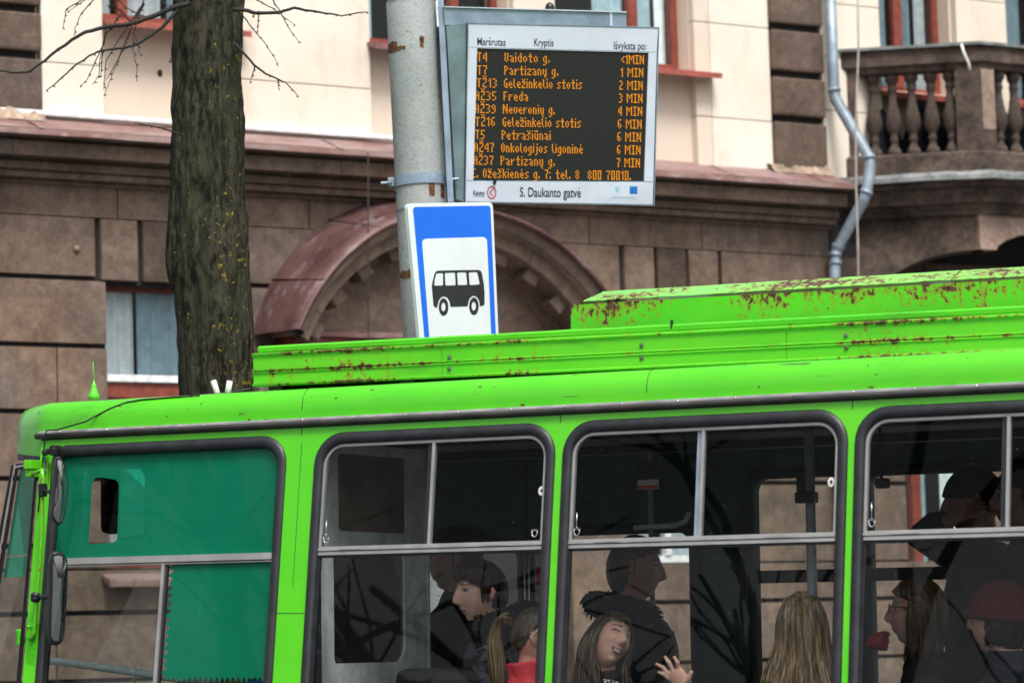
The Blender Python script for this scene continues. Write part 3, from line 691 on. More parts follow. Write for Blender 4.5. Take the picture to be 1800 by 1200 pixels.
front_cut = lambda L: [(0, 5.41), (0, 5.11), (.17, 5.11), (.19, 5.145), (.27, 5.19), (.42, 5.24), (.65, 5.28), (1.0, 5.30), (1.4, 5.28), (1.8, 5.2), (2.2, 5.0), (2.4, 4.6), (L, 4.6), (L, 5.41)]
face_plate(b, P0 - (P1 - P0).normalized() * .2, P1 + (P1 - P0).normalized() * -.045, 3, 5.41, side_cut, -.10, .22)
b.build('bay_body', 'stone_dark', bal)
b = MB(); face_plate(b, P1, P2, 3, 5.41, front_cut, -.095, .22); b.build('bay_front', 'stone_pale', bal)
b = MB(); b.add([(3.2, -.02, 5.40), (4.2, -.70, 5.40), (8, -.72, 5.40), (8, .02, 5.40), (3.2, .02, 5.40), (3.2, .02, 5.72), (8, .02, 5.72), (8, -.78, 5.72), (4.2, -.76, 5.72), (3.28, -.02, 5.72)], [(0, 1, 2, 3, 4), (5, 6, 7, 8, 9)]); b.build('balcony_floor', 'stone_dark', bal)
# pedestals
d1 = (P1 - P0).normalized(); d2 = (P2 - P1).normalized()
b = MB()
pc = offs(-.035)[1]; e1 = pc - d1 * .20; e2 = pc + d2 * .16; i1 = offs(-.22)[1]
def prism(mb, poly, z0, z1, tone=0.):
    n = len(poly); mb.add([(p.x, -p.y, z) for z in (z0, z1) for p in poly], [tuple(range(n)), tuple(range(2 * n - 1, n - 1, -1))] + [(i, (i + 1) % n, n + (i + 1) % n, n + i) for i in range(n)], 0, tone)
prism(b, [e1, pc, e2, Vector((e2.x, e2.y - .18)), i1, Vector((e1.x + .11, e1.y - .14))], 5.91, 6.625, .1)
b.build('pedestal', 'stone_dark', bal); b = MB()
a = P0 + Vector((.02, -.03)); prism(b, [a - d1 * .1, a + d1 * .12, a + d1 * .12 + Vector((.12, -.13)), a + Vector((.05, -.2))], 5.91, 6.625)
b.build('pedestal', 'stone_dark', bal)
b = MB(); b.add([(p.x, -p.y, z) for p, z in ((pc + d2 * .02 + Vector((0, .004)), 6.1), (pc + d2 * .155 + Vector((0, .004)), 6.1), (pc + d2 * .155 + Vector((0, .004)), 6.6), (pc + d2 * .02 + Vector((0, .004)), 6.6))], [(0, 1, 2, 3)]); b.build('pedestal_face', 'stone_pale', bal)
pf = [(.062, 0), (.062, .045), (.05, .06), (.034, .085), (.030, .11), (.040, .13), (.040, .15), (.030, .165), (.042, .19), (.068, .235), (.074, .275), (.066, .33), (.048, .40), (.036, .47), (.032, .53), (.042, .55), (.042, .565), (.034, .58), (.044, .61), (.06, .63), (.06, .695)]
b = MB(); b.lathe([(r * .93, h) for r, h in pf], (0, 0, 0), 18); b0 = b.build('baluster', 'stone_dark', bal)
L1 = (P1 - P0).length; spots = [P0 + d1 * (.25 + .158 * k) + Vector((d1.y, -d1.x)) * .12 for k in range(5)] + [P1 + d2 * (.285 + .165 * k) + Vector((d2.y, -d2.x)) * .12 for k in range(8)]
for k, p in enumerate(spots):
    o = b0 if k == 0 else b0.copy()
    if k: COL.objects.link(o)
    o.parent = bal; o.location = (p.x, -p.y, 5.918)
b = MB(); q = facp(1690, 78, .78); b.tube([facp(1690, 78, .80), facp(1694, 92, .84), facp(1703, 112, .84), facp(1705, 124, .84)], .011, 8); b.build('loose_strap', 'white_frame', bal)

# --- dark bundle on the balcony, added for the darkness between the balusters
bp_ = FAC_M @ Vector((4.0, -.30, 5.72)); bn = empty('gap_filler', bp_); Mi = bn.matrix_world.inverted(); b = MB()
M['filler_dark'] = plain('dark blue tarpaulin', (.006, .008, .012), .9, 0, .1, var=.3)
def lump(cx, cy, cz, rx, ry, rz):
    b.grid([[FAC_M @ Vector((cx + d.x * rx * (1 + .12 * noise.noise(d * 3)), cy + d.y * ry, max(5.725, cz + d.z * rz * (1 + .15 * noise.noise(d * 2.5 + Vector((cx, 0, 0))))))) for d in r_] for r_ in sphere_grid_(lambda d: d, 32, 20)], 0, True)
def sphere_grid_(fn, nu, nv): return [[Vector((math.sin(math.pi * (j + .5) / nv) * math.sin(2 * math.pi * i / nu), math.sin(math.pi * (j + .5) / nv) * math.cos(2 * math.pi * i / nu), -math.cos(math.pi * (j + .5) / nv))) for i in range(nu)] for j in range(nv)]
lump(3.68, -.05, 5.92, .17, .07, .40); lump(4.02, -.17, 5.92, .25, .12, .46); lump(4.55, -.28, 5.95, .42, .20, .45); lump(5.2, -.28, 5.98, .5, .2, .40)
b.build('lumps', 'filler_dark', bn, Mi); tag(bn, 'added dark blue bundle standing behind the stone balusters', 'filler')

# --- cables hanging in front of the facade
cb = empty('hanging_cable', FAC_M @ facp(648, 690, .42)); Mi = cb.matrix_world.inverted()
b = MB(); b.tube([FAC_M @ facp(647, 268, .40), FAC_M @ facp(647.5, 450, .66), FAC_M @ facp(648, 700, .66), FAC_M @ facp(648, 900, .66)], .005, 6); b.build('cable_strand', 'cable', cb, Mi)
tag(cb, 'thin dark cable hanging straight down past the red arched hood', 'cable')
cb = empty('hanging_cable', FAC_M @ facp(1510, 700, .95)); Mi = cb.matrix_world.inverted()
b = MB(); b.tube([FAC_M @ facp(1507, -60, .95), FAC_M @ facp(1509, 88, .95), FAC_M @ facp(1506, 160, .95), FAC_M @ facp(1504, 230, .95), FAC_M @ facp(1505, 330, .95), FAC_M @ facp(1508, 430, .95), FAC_M @ facp(1511, 700, .95)], .0085, 8); b.build('cable_strand', 'cable_pale', cb, Mi)
tag(cb, 'pale weathered cable hanging in front of the stone balcony', 'cable')

# ================================================================== TREE
TD = 16.35; SC = TD / F_PX
tb = at_depth(372, 690, TD); tb.z = .13
tree = empty('street_tree', tb); tag(tree, 'bare street tree with dark mossy bark and yellow lichen, behind the green trolleybus', 'tree')
Mi = tree.matrix_world.inverted()
edge = [(-330, 296, 442), (-60, 300, 435), (0, 301, 432), (60, 302, 430), (140, 301, 427), (190, 297, 428), (215, 300, 431), (330, 298, 429), (400, 294, 436), (450, 291, 439), (475, 292, 441), (520, 303, 443), (580, 309, 446), (640, 313, 447), (700, 315, 447), (1100, 318, 462)]
def edge_at(y):
    for (y0, a0, c0), (y1, a1, c1) in zip(edge[:-1], edge[1:]):
        if y <= y1:
            f = (y - y0) / (y1 - y0); f = f * f * (3 - 2 * f); return a0 + (a1 - a0) * f, c0 + (c1 - c0) * f
    return edge[-1][1:]
rows = []; NA = 110
ys = [-330 + 20 * i for i in range(15)] + [-30 + 5 * i for i in range(150)] + [720 + 60 * i for i in range(7)]
for y in ys:
    l, r_ = edge_at(y); c = at_depth((l + r_) / 2, y, TD); rad = (r_ - l) / 2 * SC; row = []
    for k in range(NA):
        a = 2 * math.pi * k / NA; q = Vector((math.cos(a) * 1.0, math.sin(a), 0))
        v = noise.noise(Vector((q.x * 9, q.y * 9, c.z * 1.8))) * .55 + noise.noise(Vector((q.x * 22, q.y * 22, c.z * 4.5))) * .38 + noise.noise(Vector((q.x * 3, q.y * 3, c.z * 1.3))) * .5 + noise.noise(Vector((q.x * 40, q.y * 40, c.z * 16))) * .2
        hole = math.exp(-((a - 4.65) / .25) ** 2 - ((y - 355) / 30) ** 2) * .05
        row.append(c + q * (rad * (1 + .13 * v) - hole - .008))
    rows.append(row)
c = rows[-1][0].copy(); base = [Vector((tb.x + (p.x - sum(q.x for q in rows[-1]) / NA) * 1.5, tb.y + (p.y - sum(q.y for q in rows[-1]) / NA) * 1.5, .05)) for p in rows[-1]]
rows.append(base)
b = MB(); b.grid(rows, 0, True, True); b.build('trunk', 'bark', tree, Mi)
def limb(name, pxs, r0, r1, dep=16.15, m='twig', buds=True):
    mb = MB(); pts = []
    for i, (px, py) in enumerate(pxs): pts.append(at_depth(px / 3, py / 3, dep - .12 * i / len(pxs)))
    fine = []
    for a, c_ in zip(pts[:-1], pts[1:]):
        for k in range(3): fine.append(a.lerp(c_, k / 3) + Vector((noise.noise(a * 9 + Vector((k, 0, 0))), 0, noise.noise(c_ * 8 + Vector((0, k, 0))))) * .006 * (k > 0))
    fine.append(pts[-1]); n = len(fine)
    mb.tube(fine, [r0 + (r1 - r0) * i / (n - 1) for i in range(n)], 6)
    if buds:
        for i in range(2, n, 2): mb.lathe([(.001, -.006), (.0042, 0), (.001, .010)], fine[i] + Vector((.003, 0, -.004)), 5, 0, (random.uniform(-1, 1), 0, random.uniform(-1, .4)))
    mb.build(name, m, tree, Mi)
limb('branch', [(1000, 15), (905, 45), (800, 90), (700, 125), (550, 145), (450, 170), (380, 210), (270, 290), (160, 375), (90, 385), (0, 373), (-90, 360)], .0135, .0035)
limb('branch', [(960, 20), (905, 90), (860, 140), (800, 185), (720, 235), (640, 255), (540, 268), (470, 295), (380, 360), (300, 435), (245, 477)], .010, .0025)
limb('branch', [(1230, 50), (1290, 55), (1350, 70), (1470, 68), (1550, 42), (1640, 58), (1720, 72), (1800, 85), (1935, 64)], .011, .0028)
limb('branch', [(1240, 230), (1280, 275), (1340, 345), (1400, 390), (1470, 420), (1520, 450), (1568, 505)], .0075, .002)
limb('branch', [(960, 715), (895, 690), (800, 665), (710, 650)], .006, .002)
for t in ([(1240, 40), (1285, 90), (1330, 150), (1390, 220), (1440, 290), (1468, 355)], [(1345, 350), (1335, 380), (1320, 430)], [(1465, 418), (1468, 440), (1468, 465)],
          [(1320, -30), (1350, 0), (1440, 45), (1480, 75), (1550, 130)], [(1420, -40), (1440, 0), (1480, 70), (1530, 160), (1575, 220)], [(1350, 70), (1330, 90)], [(1365, 60), (1362, 130), (1355, 165)],
          [(775, -40), (760, 0), (720, 90), (680, 170), (650, 260), (600, 370), (550, 500)], [(760, 20), (740, 60), (710, 150), (700, 260), (720, 340), (722, 430)], [(740, 40), (700, 100), (640, 190), (560, 320), (548, 440), (545, 470)],
          [(640, 60), (600, 130), (550, 200), (530, 300), (520, 400), (485, 448)], [(560, 140), (550, 230), (500, 330), (460, 420), (425, 452)], [(520, -40), (495, 0), (430, 70), (395, 150), (392, 195)],
          [(490, -30), (450, 0), (360, 60)], [(450, -20), (430, 0), (350, 50), (345, 90), (332, 148)], [(840, -30), (850, 0), (870, 25), (905, 28)], [(715, 190), (725, 230), (740, 290)], [(690, 160), (650, 250), (620, 320), (560, 420)],
          [(780, 100), (720, 70), (660, 40), (610, -20)], [(700, 125), (640, 60), (600, 30), (560, 28)], [(905, 310), (890, 330)], [(545, 270), (535, 350), (530, 400)]):
    limb('twig', t, .0042, .0014)

def bare_tree(x, y, seed, label):
    rn = random.Random(seed); root = empty('street_tree', (x, y, 0)); tag(root, label, 'tree', 'bare trees mirrored in the bus windows')
    tr = MB(); br = MB()
    def grow(mb, p, d, L, r, lev):
        pts = [p]; rs = [r]; n = 5
        for i in range(n):
            d = (d + Vector((rn.gauss(0, .16), rn.gauss(0, .16), rn.gauss(.02, .10)))).normalized(); p = p + d * L / n; pts.append(p); rs.append(r * (1 - .45 * (i + 1) / n))
        mb.tube(pts, rs, 8 if lev < 2 else 5)
        if lev < 4:
            for k in range(3 if lev else 5):
                q = pts[rn.randint(2, n)]; dd = (d + Vector((rn.gauss(0, .75), rn.gauss(0, .75), rn.gauss(.05, .4)))).normalized(); grow(br, q, dd, L * rn.uniform(.55, .8), r * .52, lev + 1)
    grow(tr, Vector((0, 0, -.05)), Vector((0, 0, 1)), 4.2, .21, 0); tr.build('trunk', 'bark', root); br.build('branches', 'twig', root)
bare_tree(-6.3, 5.2, 5, 'bare tree mirrored as dark branches in the side windows with the passengers'); bare_tree(-10.5, 6.6, 9, 'bare tree mirrored faintly in the driver window beside the green film')

# ================================================================== POLE
PD = 16.1; PS = PD / F_PX
p_top, p_bot = at_depth(722 + .052 * -260, -260, PD), at_depth(722 + .052 * 600, 600, PD)
pdir = (p_top - p_bot).normalized(); p_foot = p_bot - pdir * ((p_bot.z - .13) / pdir.z)
pole = empty('lamp_post', p_foot); tag(pole, 'leaning pale grey lamp post with flaking rusty paint, carrying the departure board', 'pole')
Mi = pole.matrix_world.inverted()
pr = 44.5 * PS
b = MB(); b.tube([p_foot, p_foot + pdir * .4, p_bot, p_bot + (p_top - p_bot) * .5, p_top], [pr * 1.12, pr * 1.06, pr * 1.0, pr, pr * .99], 48); b.build('post', 'pole', pole, Mi)
def pole_at(y): return at_depth(722 + .052 * y, y, PD)
ux = (Vector((1, 0, 0)) - pdir * pdir.x).normalized(); uy = pdir.cross(ux)
def collar(name, y, r, h, m, bolts=()):
    mb = MB(); c = pole_at(y); mb.lathe([(r - .004, -h / 2), (r, -h / 2), (r, h / 2), (r - .004, h / 2)], c, 48, 0, pdir, False)
    o = mb.build(name, m, pole, Mi)
    for s_ in bolts:
        k = MB(); q = c + ux * (r + .012) * s_ - uy * .012; k.box((-.016, -.03, -.022), (.016, .03, .022), 0, 0, .004, Matrix.Translation(q)); k.lathe([(.011, -.05), (.011, .05)], q + ux * .006 * s_, 8, 0, (0, 1, 0), False)
        k.lathe([(.008, 0), (.008, .05)], q, 8, 0, ux * s_, False); k.build('bolt', 'zinc', o, Mi)
collar('clamp_band', 319, pr + .007, .052, 'bluegrey', (-1, 1)); collar('clamp_band', 368, pr + .004, .012, 'zinc'); collar('clamp_band', 0, pr + .005, .014, 'rust')
def patch(px0, px1, y0, y1, n=9):       # ragged rust patch lying on the post
    rows = []
    for j in range(5):
        y = y0 + (y1 - y0) * j / 4; c = pole_at(y); row = []
        for i in range(n):
            px = px0 + (px1 - px0) * i / (n - 1); off = (px - (722 + .052 * y)) / 44.5 + .03 * random.uniform(-1, 1); off = max(-.985, min(.985, off))
            row.append(c + (ux * off - uy * math.sqrt(1 - off * off)) * (pr * 1.0 + .0022) * 1.0 + pdir * random.uniform(-.006, .006))
        rows.append(row)
    b = MB(); b.grid(rows); b.build('rust_patch', 'rust', pole, Mi)
for q in ((681, 700, 78, 95), (700, 714, 88, 93), (739, 746, 72, 92), (704, 724, 477, 490), (755, 764, 312, 350), (690, 697, 338, 346), (776, 781, 330, 352)): patch(*q)
b = MB(); a, c = at_depth(772.5, -40, 16.0), at_depth(792.5, 356, 16.0); b.tube([c, a], 5.6 * PS * 1.3, 4, 0, True, False, 0, 1, (1, 1, 0)); b.build('mast', 'bluegrey', pole, Mi)

# ================================================================== px-drawn flat things: board and stop sign, each on its own real plane
class Plane:
    def __init__(s, px, py, depth, yaw, down=0.0):
        s.O = at_depth(px, py, depth); s.N = Vector((math.sin(yaw) * math.cos(down), -math.cos(yaw) * math.cos(down), -math.sin(down)))
    def __call__(s, px, py, out=0.0):
        return hit(px, py, s.O + s.N * out, s.N)
    def fn(s): return lambda px, py, out: s(px, py, 0) + s.N * out
def slab(mb, poly, P, o0, o1, mi=0, holes=()): mb.plate(poly, holes, P.fn(), o1, o0, mi)
def ell(cx, cy, rx, ry, n=28, a0=0, a1=360): return [(cx + rx * math.cos(R(a0 + (a1 - a0) * i / n)), cy + ry * math.sin(R(a0 + (a1 - a0) * i / n))) for i in range(n if a1 - a0 >= 360 else n + 1)]
def round_poly(pts, r, n=6):
    out = []; k = len(pts)
    for i in range(k):
        p, a, c = Vector(pts[i]), Vector(pts[i - 1]), Vector(pts[(i + 1) % k]); rad = r[i] if isinstance(r, (list, tuple)) else r
        if rad <= 0: out.append(tuple(p)); continue
        s0 = p + (a - p).normalized() * rad; s1 = p + (c - p).normalized() * rad
        for j in range(n + 1):
            t = j / n; out.append(tuple(s0 * (1 - t) ** 2 + p * 2 * t * (1 - t) + s1 * t * t))
    return out
def lettering(P, body, x0, x1, yb, cap, slope, out, bold=0., shear=0.):
    """text whose baseline runs from (x0, yb) to x1; cap is the height of a capital in px"""
    MARK = {'š': ('s', 'v'), 'ė': ('e', '.')}; clean = ''.join(MARK.get(c_, (c_,))[0] for c_ in body)
    vs, fs = tess_text(clean, bold); vs = list(vs); fs = list(fs)
    for i, c_ in enumerate(body):
        if c_ in MARK:
            m1_ = max(v[0] for v in tess_text(clean[:i + 1], bold)[0]); m0_ = max(v[0] for v in tess_text(clean[:i], bold)[0]); cx = (m0_ + m1_) / 2 + .02; n = len(vs)
            if MARK[c_][1] == '.': vs += [(cx - .045, .62), (cx + .045, .62), (cx + .045, .72), (cx - .045, .72)]; fs += [(n, n + 1, n + 2, n + 3)]
            else: vs += [(cx - .03, .60), (cx + .03, .60), (cx + .14, .73), (cx + .065, .73), (cx, .655), (cx - .065, .73), (cx - .14, .73)]; fs += [(n, n + 1, n + 2, n + 3, n + 4), (n, n + 4, n + 5, n + 6)]
    xa = min(v[0] for v in vs); xb = max(v[0] for v in vs); k = (x1 - x0) / (xb - xa); ch = cap / .66
    mb = MB(); mb.add([P(x0 + (v[0] - xa) * k, yb + slope * (v[0] - xa) * k - v[1] * ch, out) for v in vs], fs); return mb

# ------------------------------------------------------------------ departure board
BP = Plane(985, 200, 16.2, R(17), R(9.5)); SL = .0165
c = (BP(985, 360)); board = empty('departure_board', (c.x, c.y, c.z)); Mi = board.matrix_world.inverted()
tag(board, 'electronic departure board with rows of amber LED text fixed to the leaning post', 'departure board')
out_px = [(822, 40), (1158.5, 48), (1150, 361.5), (817, 356)]
b = MB(); slab(b, round_poly(out_px, 3, 3), BP, -.33, -.004); b.build('housing', 'housing', board, Mi)
scr = [(839, 85), (1139.5, 93), (1131.5, 318.5), (832, 317)]
b = MB(); slab(b, [(823.5, 42), (1156.5, 50), (1154, 91.5), (823, 83)], BP, -.003, .003); slab(b, [(823, 83.8), (838.6, 84.2), (831.6, 317.2), (818.5, 317)], BP, -.003, .0028); slab(b, [(1140, 92), (1154, 92.3), (1148, 319.4), (1132, 319)], BP, -.003, .0028)
slab(b, [(838.8, 84.2), (1139.8, 92), (1139.7, 93), (839, 85)], BP, -.003, .0025)
b.build('front_panel', 'board_white', board, Mi)
b = MB(); slab(b, [(818.5, 318.2), (1148, 320.4), (1147, 359), (818, 354)], BP, -.003, .003); b.build('lower_panel', 'board_white', board, Mi)
b = MB(); slab(b, out_px, BP, -.02, .006, 0, [[(823, 41.5), (1156.8, 49.5), (1148.2, 359.8), (818.2, 354.8)]]); b.build('rim', 'zinc', board, Mi)
b = MB(); slab(b, scr, BP, -.006, -.003); b.build('screen', 'screen', board, Mi)
for body, x0, x1, yb, cap in (('Maršrutas', 839, 889, 79.5, 12.5), ('Kryptis', 939, 973, 81.0, 12.5), ('Išvyksta po:', 1079, 1136, 86.5, 12.5)):
    lettering(BP, body, x0, x1, yb, cap, .03 if x0 < 900 else .025, .0042, .008).build('lettering', 'ink', board, Mi)
lettering(BP, 'S. Daukanto gatvė', 914, 1021, 345.5, 15.5, .012, .0042, .012).build('lettering', 'ink', board, Mi)
lettering(BP, 'Kauno', 832, 852, 342.5, 7.5, .01, .0042, .02).build('lettering', 'ink', board, Mi)
b = MB(); slab(b, [(832, 344.5), (851, 344.8), (851, 345.6), (832, 345.3)], BP, .003, .004); b.build('underline', 'ink', board, Mi)
b = MB(); slab(b, ell(864, 338.5, 8.2, 11.6), BP, .003, .0042, 0, [ell(864, 338.5, 6.3, 9.4)]); slab(b, [(867.5, 331.5), (861.5, 338), (867, 344.5), (865, 344.5), (859.5, 338), (865.5, 331.5)], BP, .003, .0044); b.build('round_logo', 'red_ring', board, Mi)
b = MB(); slab(b, [(866.2, 317), (870.6, 317), (870.4, 322), (868.5, 324.5), (866.6, 322)], BP, .003, .02); b.build('hook', 'black', board, Mi)
b = MB(); slab(b, [(1062, 321.5), (1137, 323.5), (1134, 354), (1061, 352)], BP, .003, .0038); stk = b.build('sticker', 'board_white', board, Mi)
b = MB(); slab(b, [(1106.5, 327.5), (1120, 328), (1119.6, 341), (1106.2, 340.5)], BP, .0038, .0046); b.build('emblem', 'eu_blue', stk, Mi)
b = MB(); slab(b, [(1080, 330), (1084, 328), (1086, 330.5), (1089, 328.5), (1089, 333), (1086, 339), (1082, 336)], BP, .0038, .0046); slab(b, [(1073, 347), (1119, 348.5), (1119, 349.6), (1073, 348.2)], BP, .0038, .0046)
slab(b, [(1074, 344.8), (1118, 345.8), (1118, 346.3), (1074, 345.3)], BP, .0038, .0046); b.build('emblem', 'pale_blue', stk, Mi)
b = MB(); slab(b, [(782, 13), (1103, 22.5), (1104, 47), (784, 44)], BP, -.13, -.02); b.build('bracket_beam', 'bluegrey', board, Mi)
b = MB(); slab(b, [(782, 11.2), (1103, 20.5), (1103, 22.4), (782, 12.9)], BP, -.14, -.012); slab(b, [(1074, 21.8), (1078, 22), (1078.5, 46.5), (1074.5, 46)], BP, -.1, -.017); b.build('beam_edge', 'board_white', board, Mi)
b = MB(); b.lathe([(.022, 0), (.024, .012), (.02, .028), (.010, .038), (.002, .042)], BP(966.5, 19, -.06), 16); b.build('sensor_knob', 'black', board, Mi)
b = MB(); slab(b, [(786, 46), (821, 41), (816.5, 355), (803, 350)], BP, -.30, -.012); b.build('side_panel', 'housing', board, Mi)
G = {'A': '.#./#.#/#.#/###/#.#/#.#/#.#', 'T': '###/.#./.#./.#./.#./.#./.#.', 'V': '#.#/#.#/#.#/#.#/#.#/#.#/.#.', 'P': '##./#.#/#.#/##./#../#../#..', 'G': '.##/#../#../#.#/#.#/#.#/.##', 'F': '###/#../#../##./#../#../#..',
     'N': '#..#/##.#/##.#/#.##/#.##/#..#/#..#', 'O': '.#./#.#/#.#/#.#/#.#/#.#/.#.', 'Z': '###/..#/..#/.#./#../#../###', 'E': '###/#../#../##./#../#../###', 'M': '#...#/##.##/#.#.#/#.#.#/#...#/#...#/#...#', 'I': '###/.#./.#./.#./.#./.#./###',
     '<': '.../..#/.#./#../.#./..#/...', '0': '###/#.#/#.#/#.#/#.#/#.#/###', '1': '.#/##/.#/.#/.#/.#/.#', '2': '##./..#/..#/.#./#../#../###', '3': '##./..#/..#/.#./..#/..#/##.', '4': '..#/.##/#.#/#.#/###/..#/..#', '5': '###/#../#../##./..#/..#/##.',
     '6': '.##/#../#../##./#.#/#.#/.#.', '7': '###/..#/..#/.#./.#./.#./.#.', '8': '.#./#.#/#.#/.#./#.#/#.#/.#.', '9': '.#./#.#/#.#/.##/..#/..#/##.', '.': './././././#/#', ';': '././#/././#/#', ' ': '../../../../../../..',
     'a': '.../.../##./..#/.##/#.#/.##', 'i': '#/./#/#/#/#/#', 'd': '..#/..#/.##/#.#/#.#/#.#/.##', 'o': '.../.../.#./#.#/#.#/#.#/.#.', 't': '.#./.#./###/.#./.#./.#./.##', 'g': '.../.../.##/#.#/#.#/#.#/.##/..#/##.', 'r': '.../.../#.#/##./#../#../#..',
     'z': '.../.../###/..#/.#./#../###', 'n': '.../.../##./#.#/#.#/#.#/#.#', 'u': '.../.../#.#/#.#/#.#/#.#/.##', 'e': '.../.../.#./#.#/###/#../.##', 'l': '#./#./#./#./#./#./.#', 'k': '#../#../#.#/##./##./#.#/#.#', 's': '.../.../.##/#../.#./..#/##.',
     'v': '.../.../#.#/#.#/#.#/#.#/.#.', 'j': '.#/../.#/.#/.#/.#/.#/.#/#.'}
ACC = {'Ž': ('Z', 'caron'), 'ž': ('z', 'caron'), 'š': ('s', 'caron'), 'ė': ('e', 'dot'), 'ų': ('u', 'tail'), 'ū': ('u', 'bar')}
def led(P, rows_, n0=0):
    mb = MB()
    for body, x0, x1, yb in rows_:
        dots = []; col = 0
        for ch in body:
            base, acc = ACC.get(ch, (ch, None)); g = G[base].split('/'); w = len(g[0])
            for r, line in enumerate(g):
                for q_, s_ in enumerate(line):
                    if s_ == '#': dots.append((col + q_, r))
            top = 0 if base.isupper() else 2
            if acc == 'caron': dots += [(col, top - 2), (col + 2, top - 2), (col + 1, top - 1)]
            if acc == 'dot': dots.append((col + 1, 0))
            if acc == 'bar': dots += [(col, 0), (col + 1, 0), (col + 2, 0)]
            if acc == 'tail': dots += [(col + 1, 7), (col + 2, 8)]
            col += w + 1
        k = (x1 - x0) / max(col - 2, 1)
        for cx, r in dots:
            px = x0 + cx * k; py = yb - (6 - r) * 2.36 + SL * (px - 840)
            if px < 832.2: continue
            mb.add([P(px + dx, py + dy, .0005) for dx, dy in ((-.82, -.45), (-.45, -.8), (.45, -.8), (.82, -.45), (.82, .45), (.45, .8), (-.45, .8), (-.82, .45))], [tuple(range(8))])
    return mb
LINES = [('T4', 840.5, 855, 'Vaidoto g.', 888, 965, '<1MIN', 1093, 1131), ('T7', 840.5, 855, 'Partizanų g.', 887.5, 980, '1 MIN', 1092, 1130), ('TŽ13', 839.5, 872, 'Geležinkelio stotis', 887, 1022, '2 MIN', 1090, 1129),
         ('AŽ35', 836.5, 871, 'Freda', 886, 927, '3 MIN', 1089, 1128.5), ('AŽ39', 836, 870, 'Neveronių g.', 885, 974, '4 MIN', 1088, 1128), ('TŽ16', 837, 869, 'Geležinkelio stotis', 884.5, 1020, '6 MIN', 1087, 1127),
         ('T5', 837, 851, 'Petrašiūnai', 883, 967, '6 MIN', 1086, 1126), ('AŽ47', 834.5, 867, 'Onkologijos ligoninė', 882, 1023, '6 MIN', 1085.5, 1125), ('AŽ37', 833.5, 866, 'Partizanų g.', 881, 974, '7 MIN', 1085, 1124)]
for i, (a, a0, a1, t, t0, t1, m_, m0, m1) in enumerate(LINES):
    yb = 107.6 + 22.65 * i
    led(BP, [(a, a0, a1, yb)]).build('route_number', 'led', board, Mi); led(BP, [(t, t0, t1, yb)]).build('destination', 'led', board, Mi); led(BP, [(m_, m0, m1, yb + .2)]).build('minutes', 'led', board, Mi)
led(BP, [('E. Ožeškienės g. 7; tel. 8  800 70010.', 830.5, 1108, 107.6 + 22.65 * 9)]).build('text_line', 'led', board, Mi)

# ------------------------------------------------------------------ bus stop sign
SP = Plane(795, 480, 15.65, R(42))
c = SP(800, 640); sign = empty('bus_stop_sign', c); Mi = sign.matrix_world.inverted()
tag(sign, 'blue and white bus stop sign with a black bus pictogram, clamped to the leaning post', 'road sign')
o4 = [(715.5, 357.5), (866, 355), (879.5, 660), (744, 664)]
b = MB(); slab(b, round_poly(o4, [9, 9, 9, 9]), SP, -.022, 0); b.build('plate', 'sign_white', sign, Mi)
b = MB(); slab(b, round_poly([(725.5, 364), (862, 361.5), (874, 652), (751.5, 656)], 6), SP, .0, .0012); b.build('blue_field', 'sign_blue', sign, Mi)
b = MB(); slab(b, round_poly([(741.2, 420), (855.3, 416.5), (865.2, 644), (758.5, 647)], [9, 9, 4, 4]), SP, .0012, .0024); wf = b.build('white_field', 'sign_white', sign, Mi)
q = lambda x, y: (600 + x / 3, 380 + y / 3)
body = [(475, 372), (479, 345), (489, 305), (497, 291), (512, 287), (722, 283), (733, 288), (739, 303), (748, 352), (753, 400), (753, 462), (748, 471), (727, 475)]
body += [(697 + 31 * math.cos(R(t)), 470 + 50 * math.sin(R(t))) for t in range(-5, -176, -15)] + [(664, 475), (576, 478)]
body += [(539 + 33 * math.cos(R(t)), 474 + 51 * math.sin(R(t))) for t in range(-2, -176, -15)] + [(503, 480), (492, 481), (484, 470), (480, 430)]
wins = [[(487, 366), (491, 330), (499, 301), (534, 299), (535, 365)], [(543, 299), (597, 297), (601, 364), (547, 366)], [(608, 297), (656, 295), (662, 362), (612, 364)], [(669, 296), (714, 294), (728, 360), (674, 363)]]
b = MB(); slab(b, [q(*p) for p in body], SP, .0024, .0036, 0, [round_poly([q(*p) for p in w_], 2.5, 4) for w_ in wins])
for cx, cy in ((537, 479), (697, 475)): slab(b, [q(*p) for p in ell(cx, cy, 25, 46)], SP, .0024, .0037, 0, [[q(*p) for p in ell(cx - 1, cy - 1, 11.5, 23)]])
b.build('bus_pictogram', 'ink', wf, Mi)
b = MB(); cc = pole_at(430); b.tube([SP(780, 372, -.03), cc + Vector((.02, -.06, .0))], .014, 8); b.tube([SP(785, 560, -.03), pole_at(560) + Vector((.02, -.06, 0))], .014, 8); b.build('bracket', 'zinc', sign, Mi)

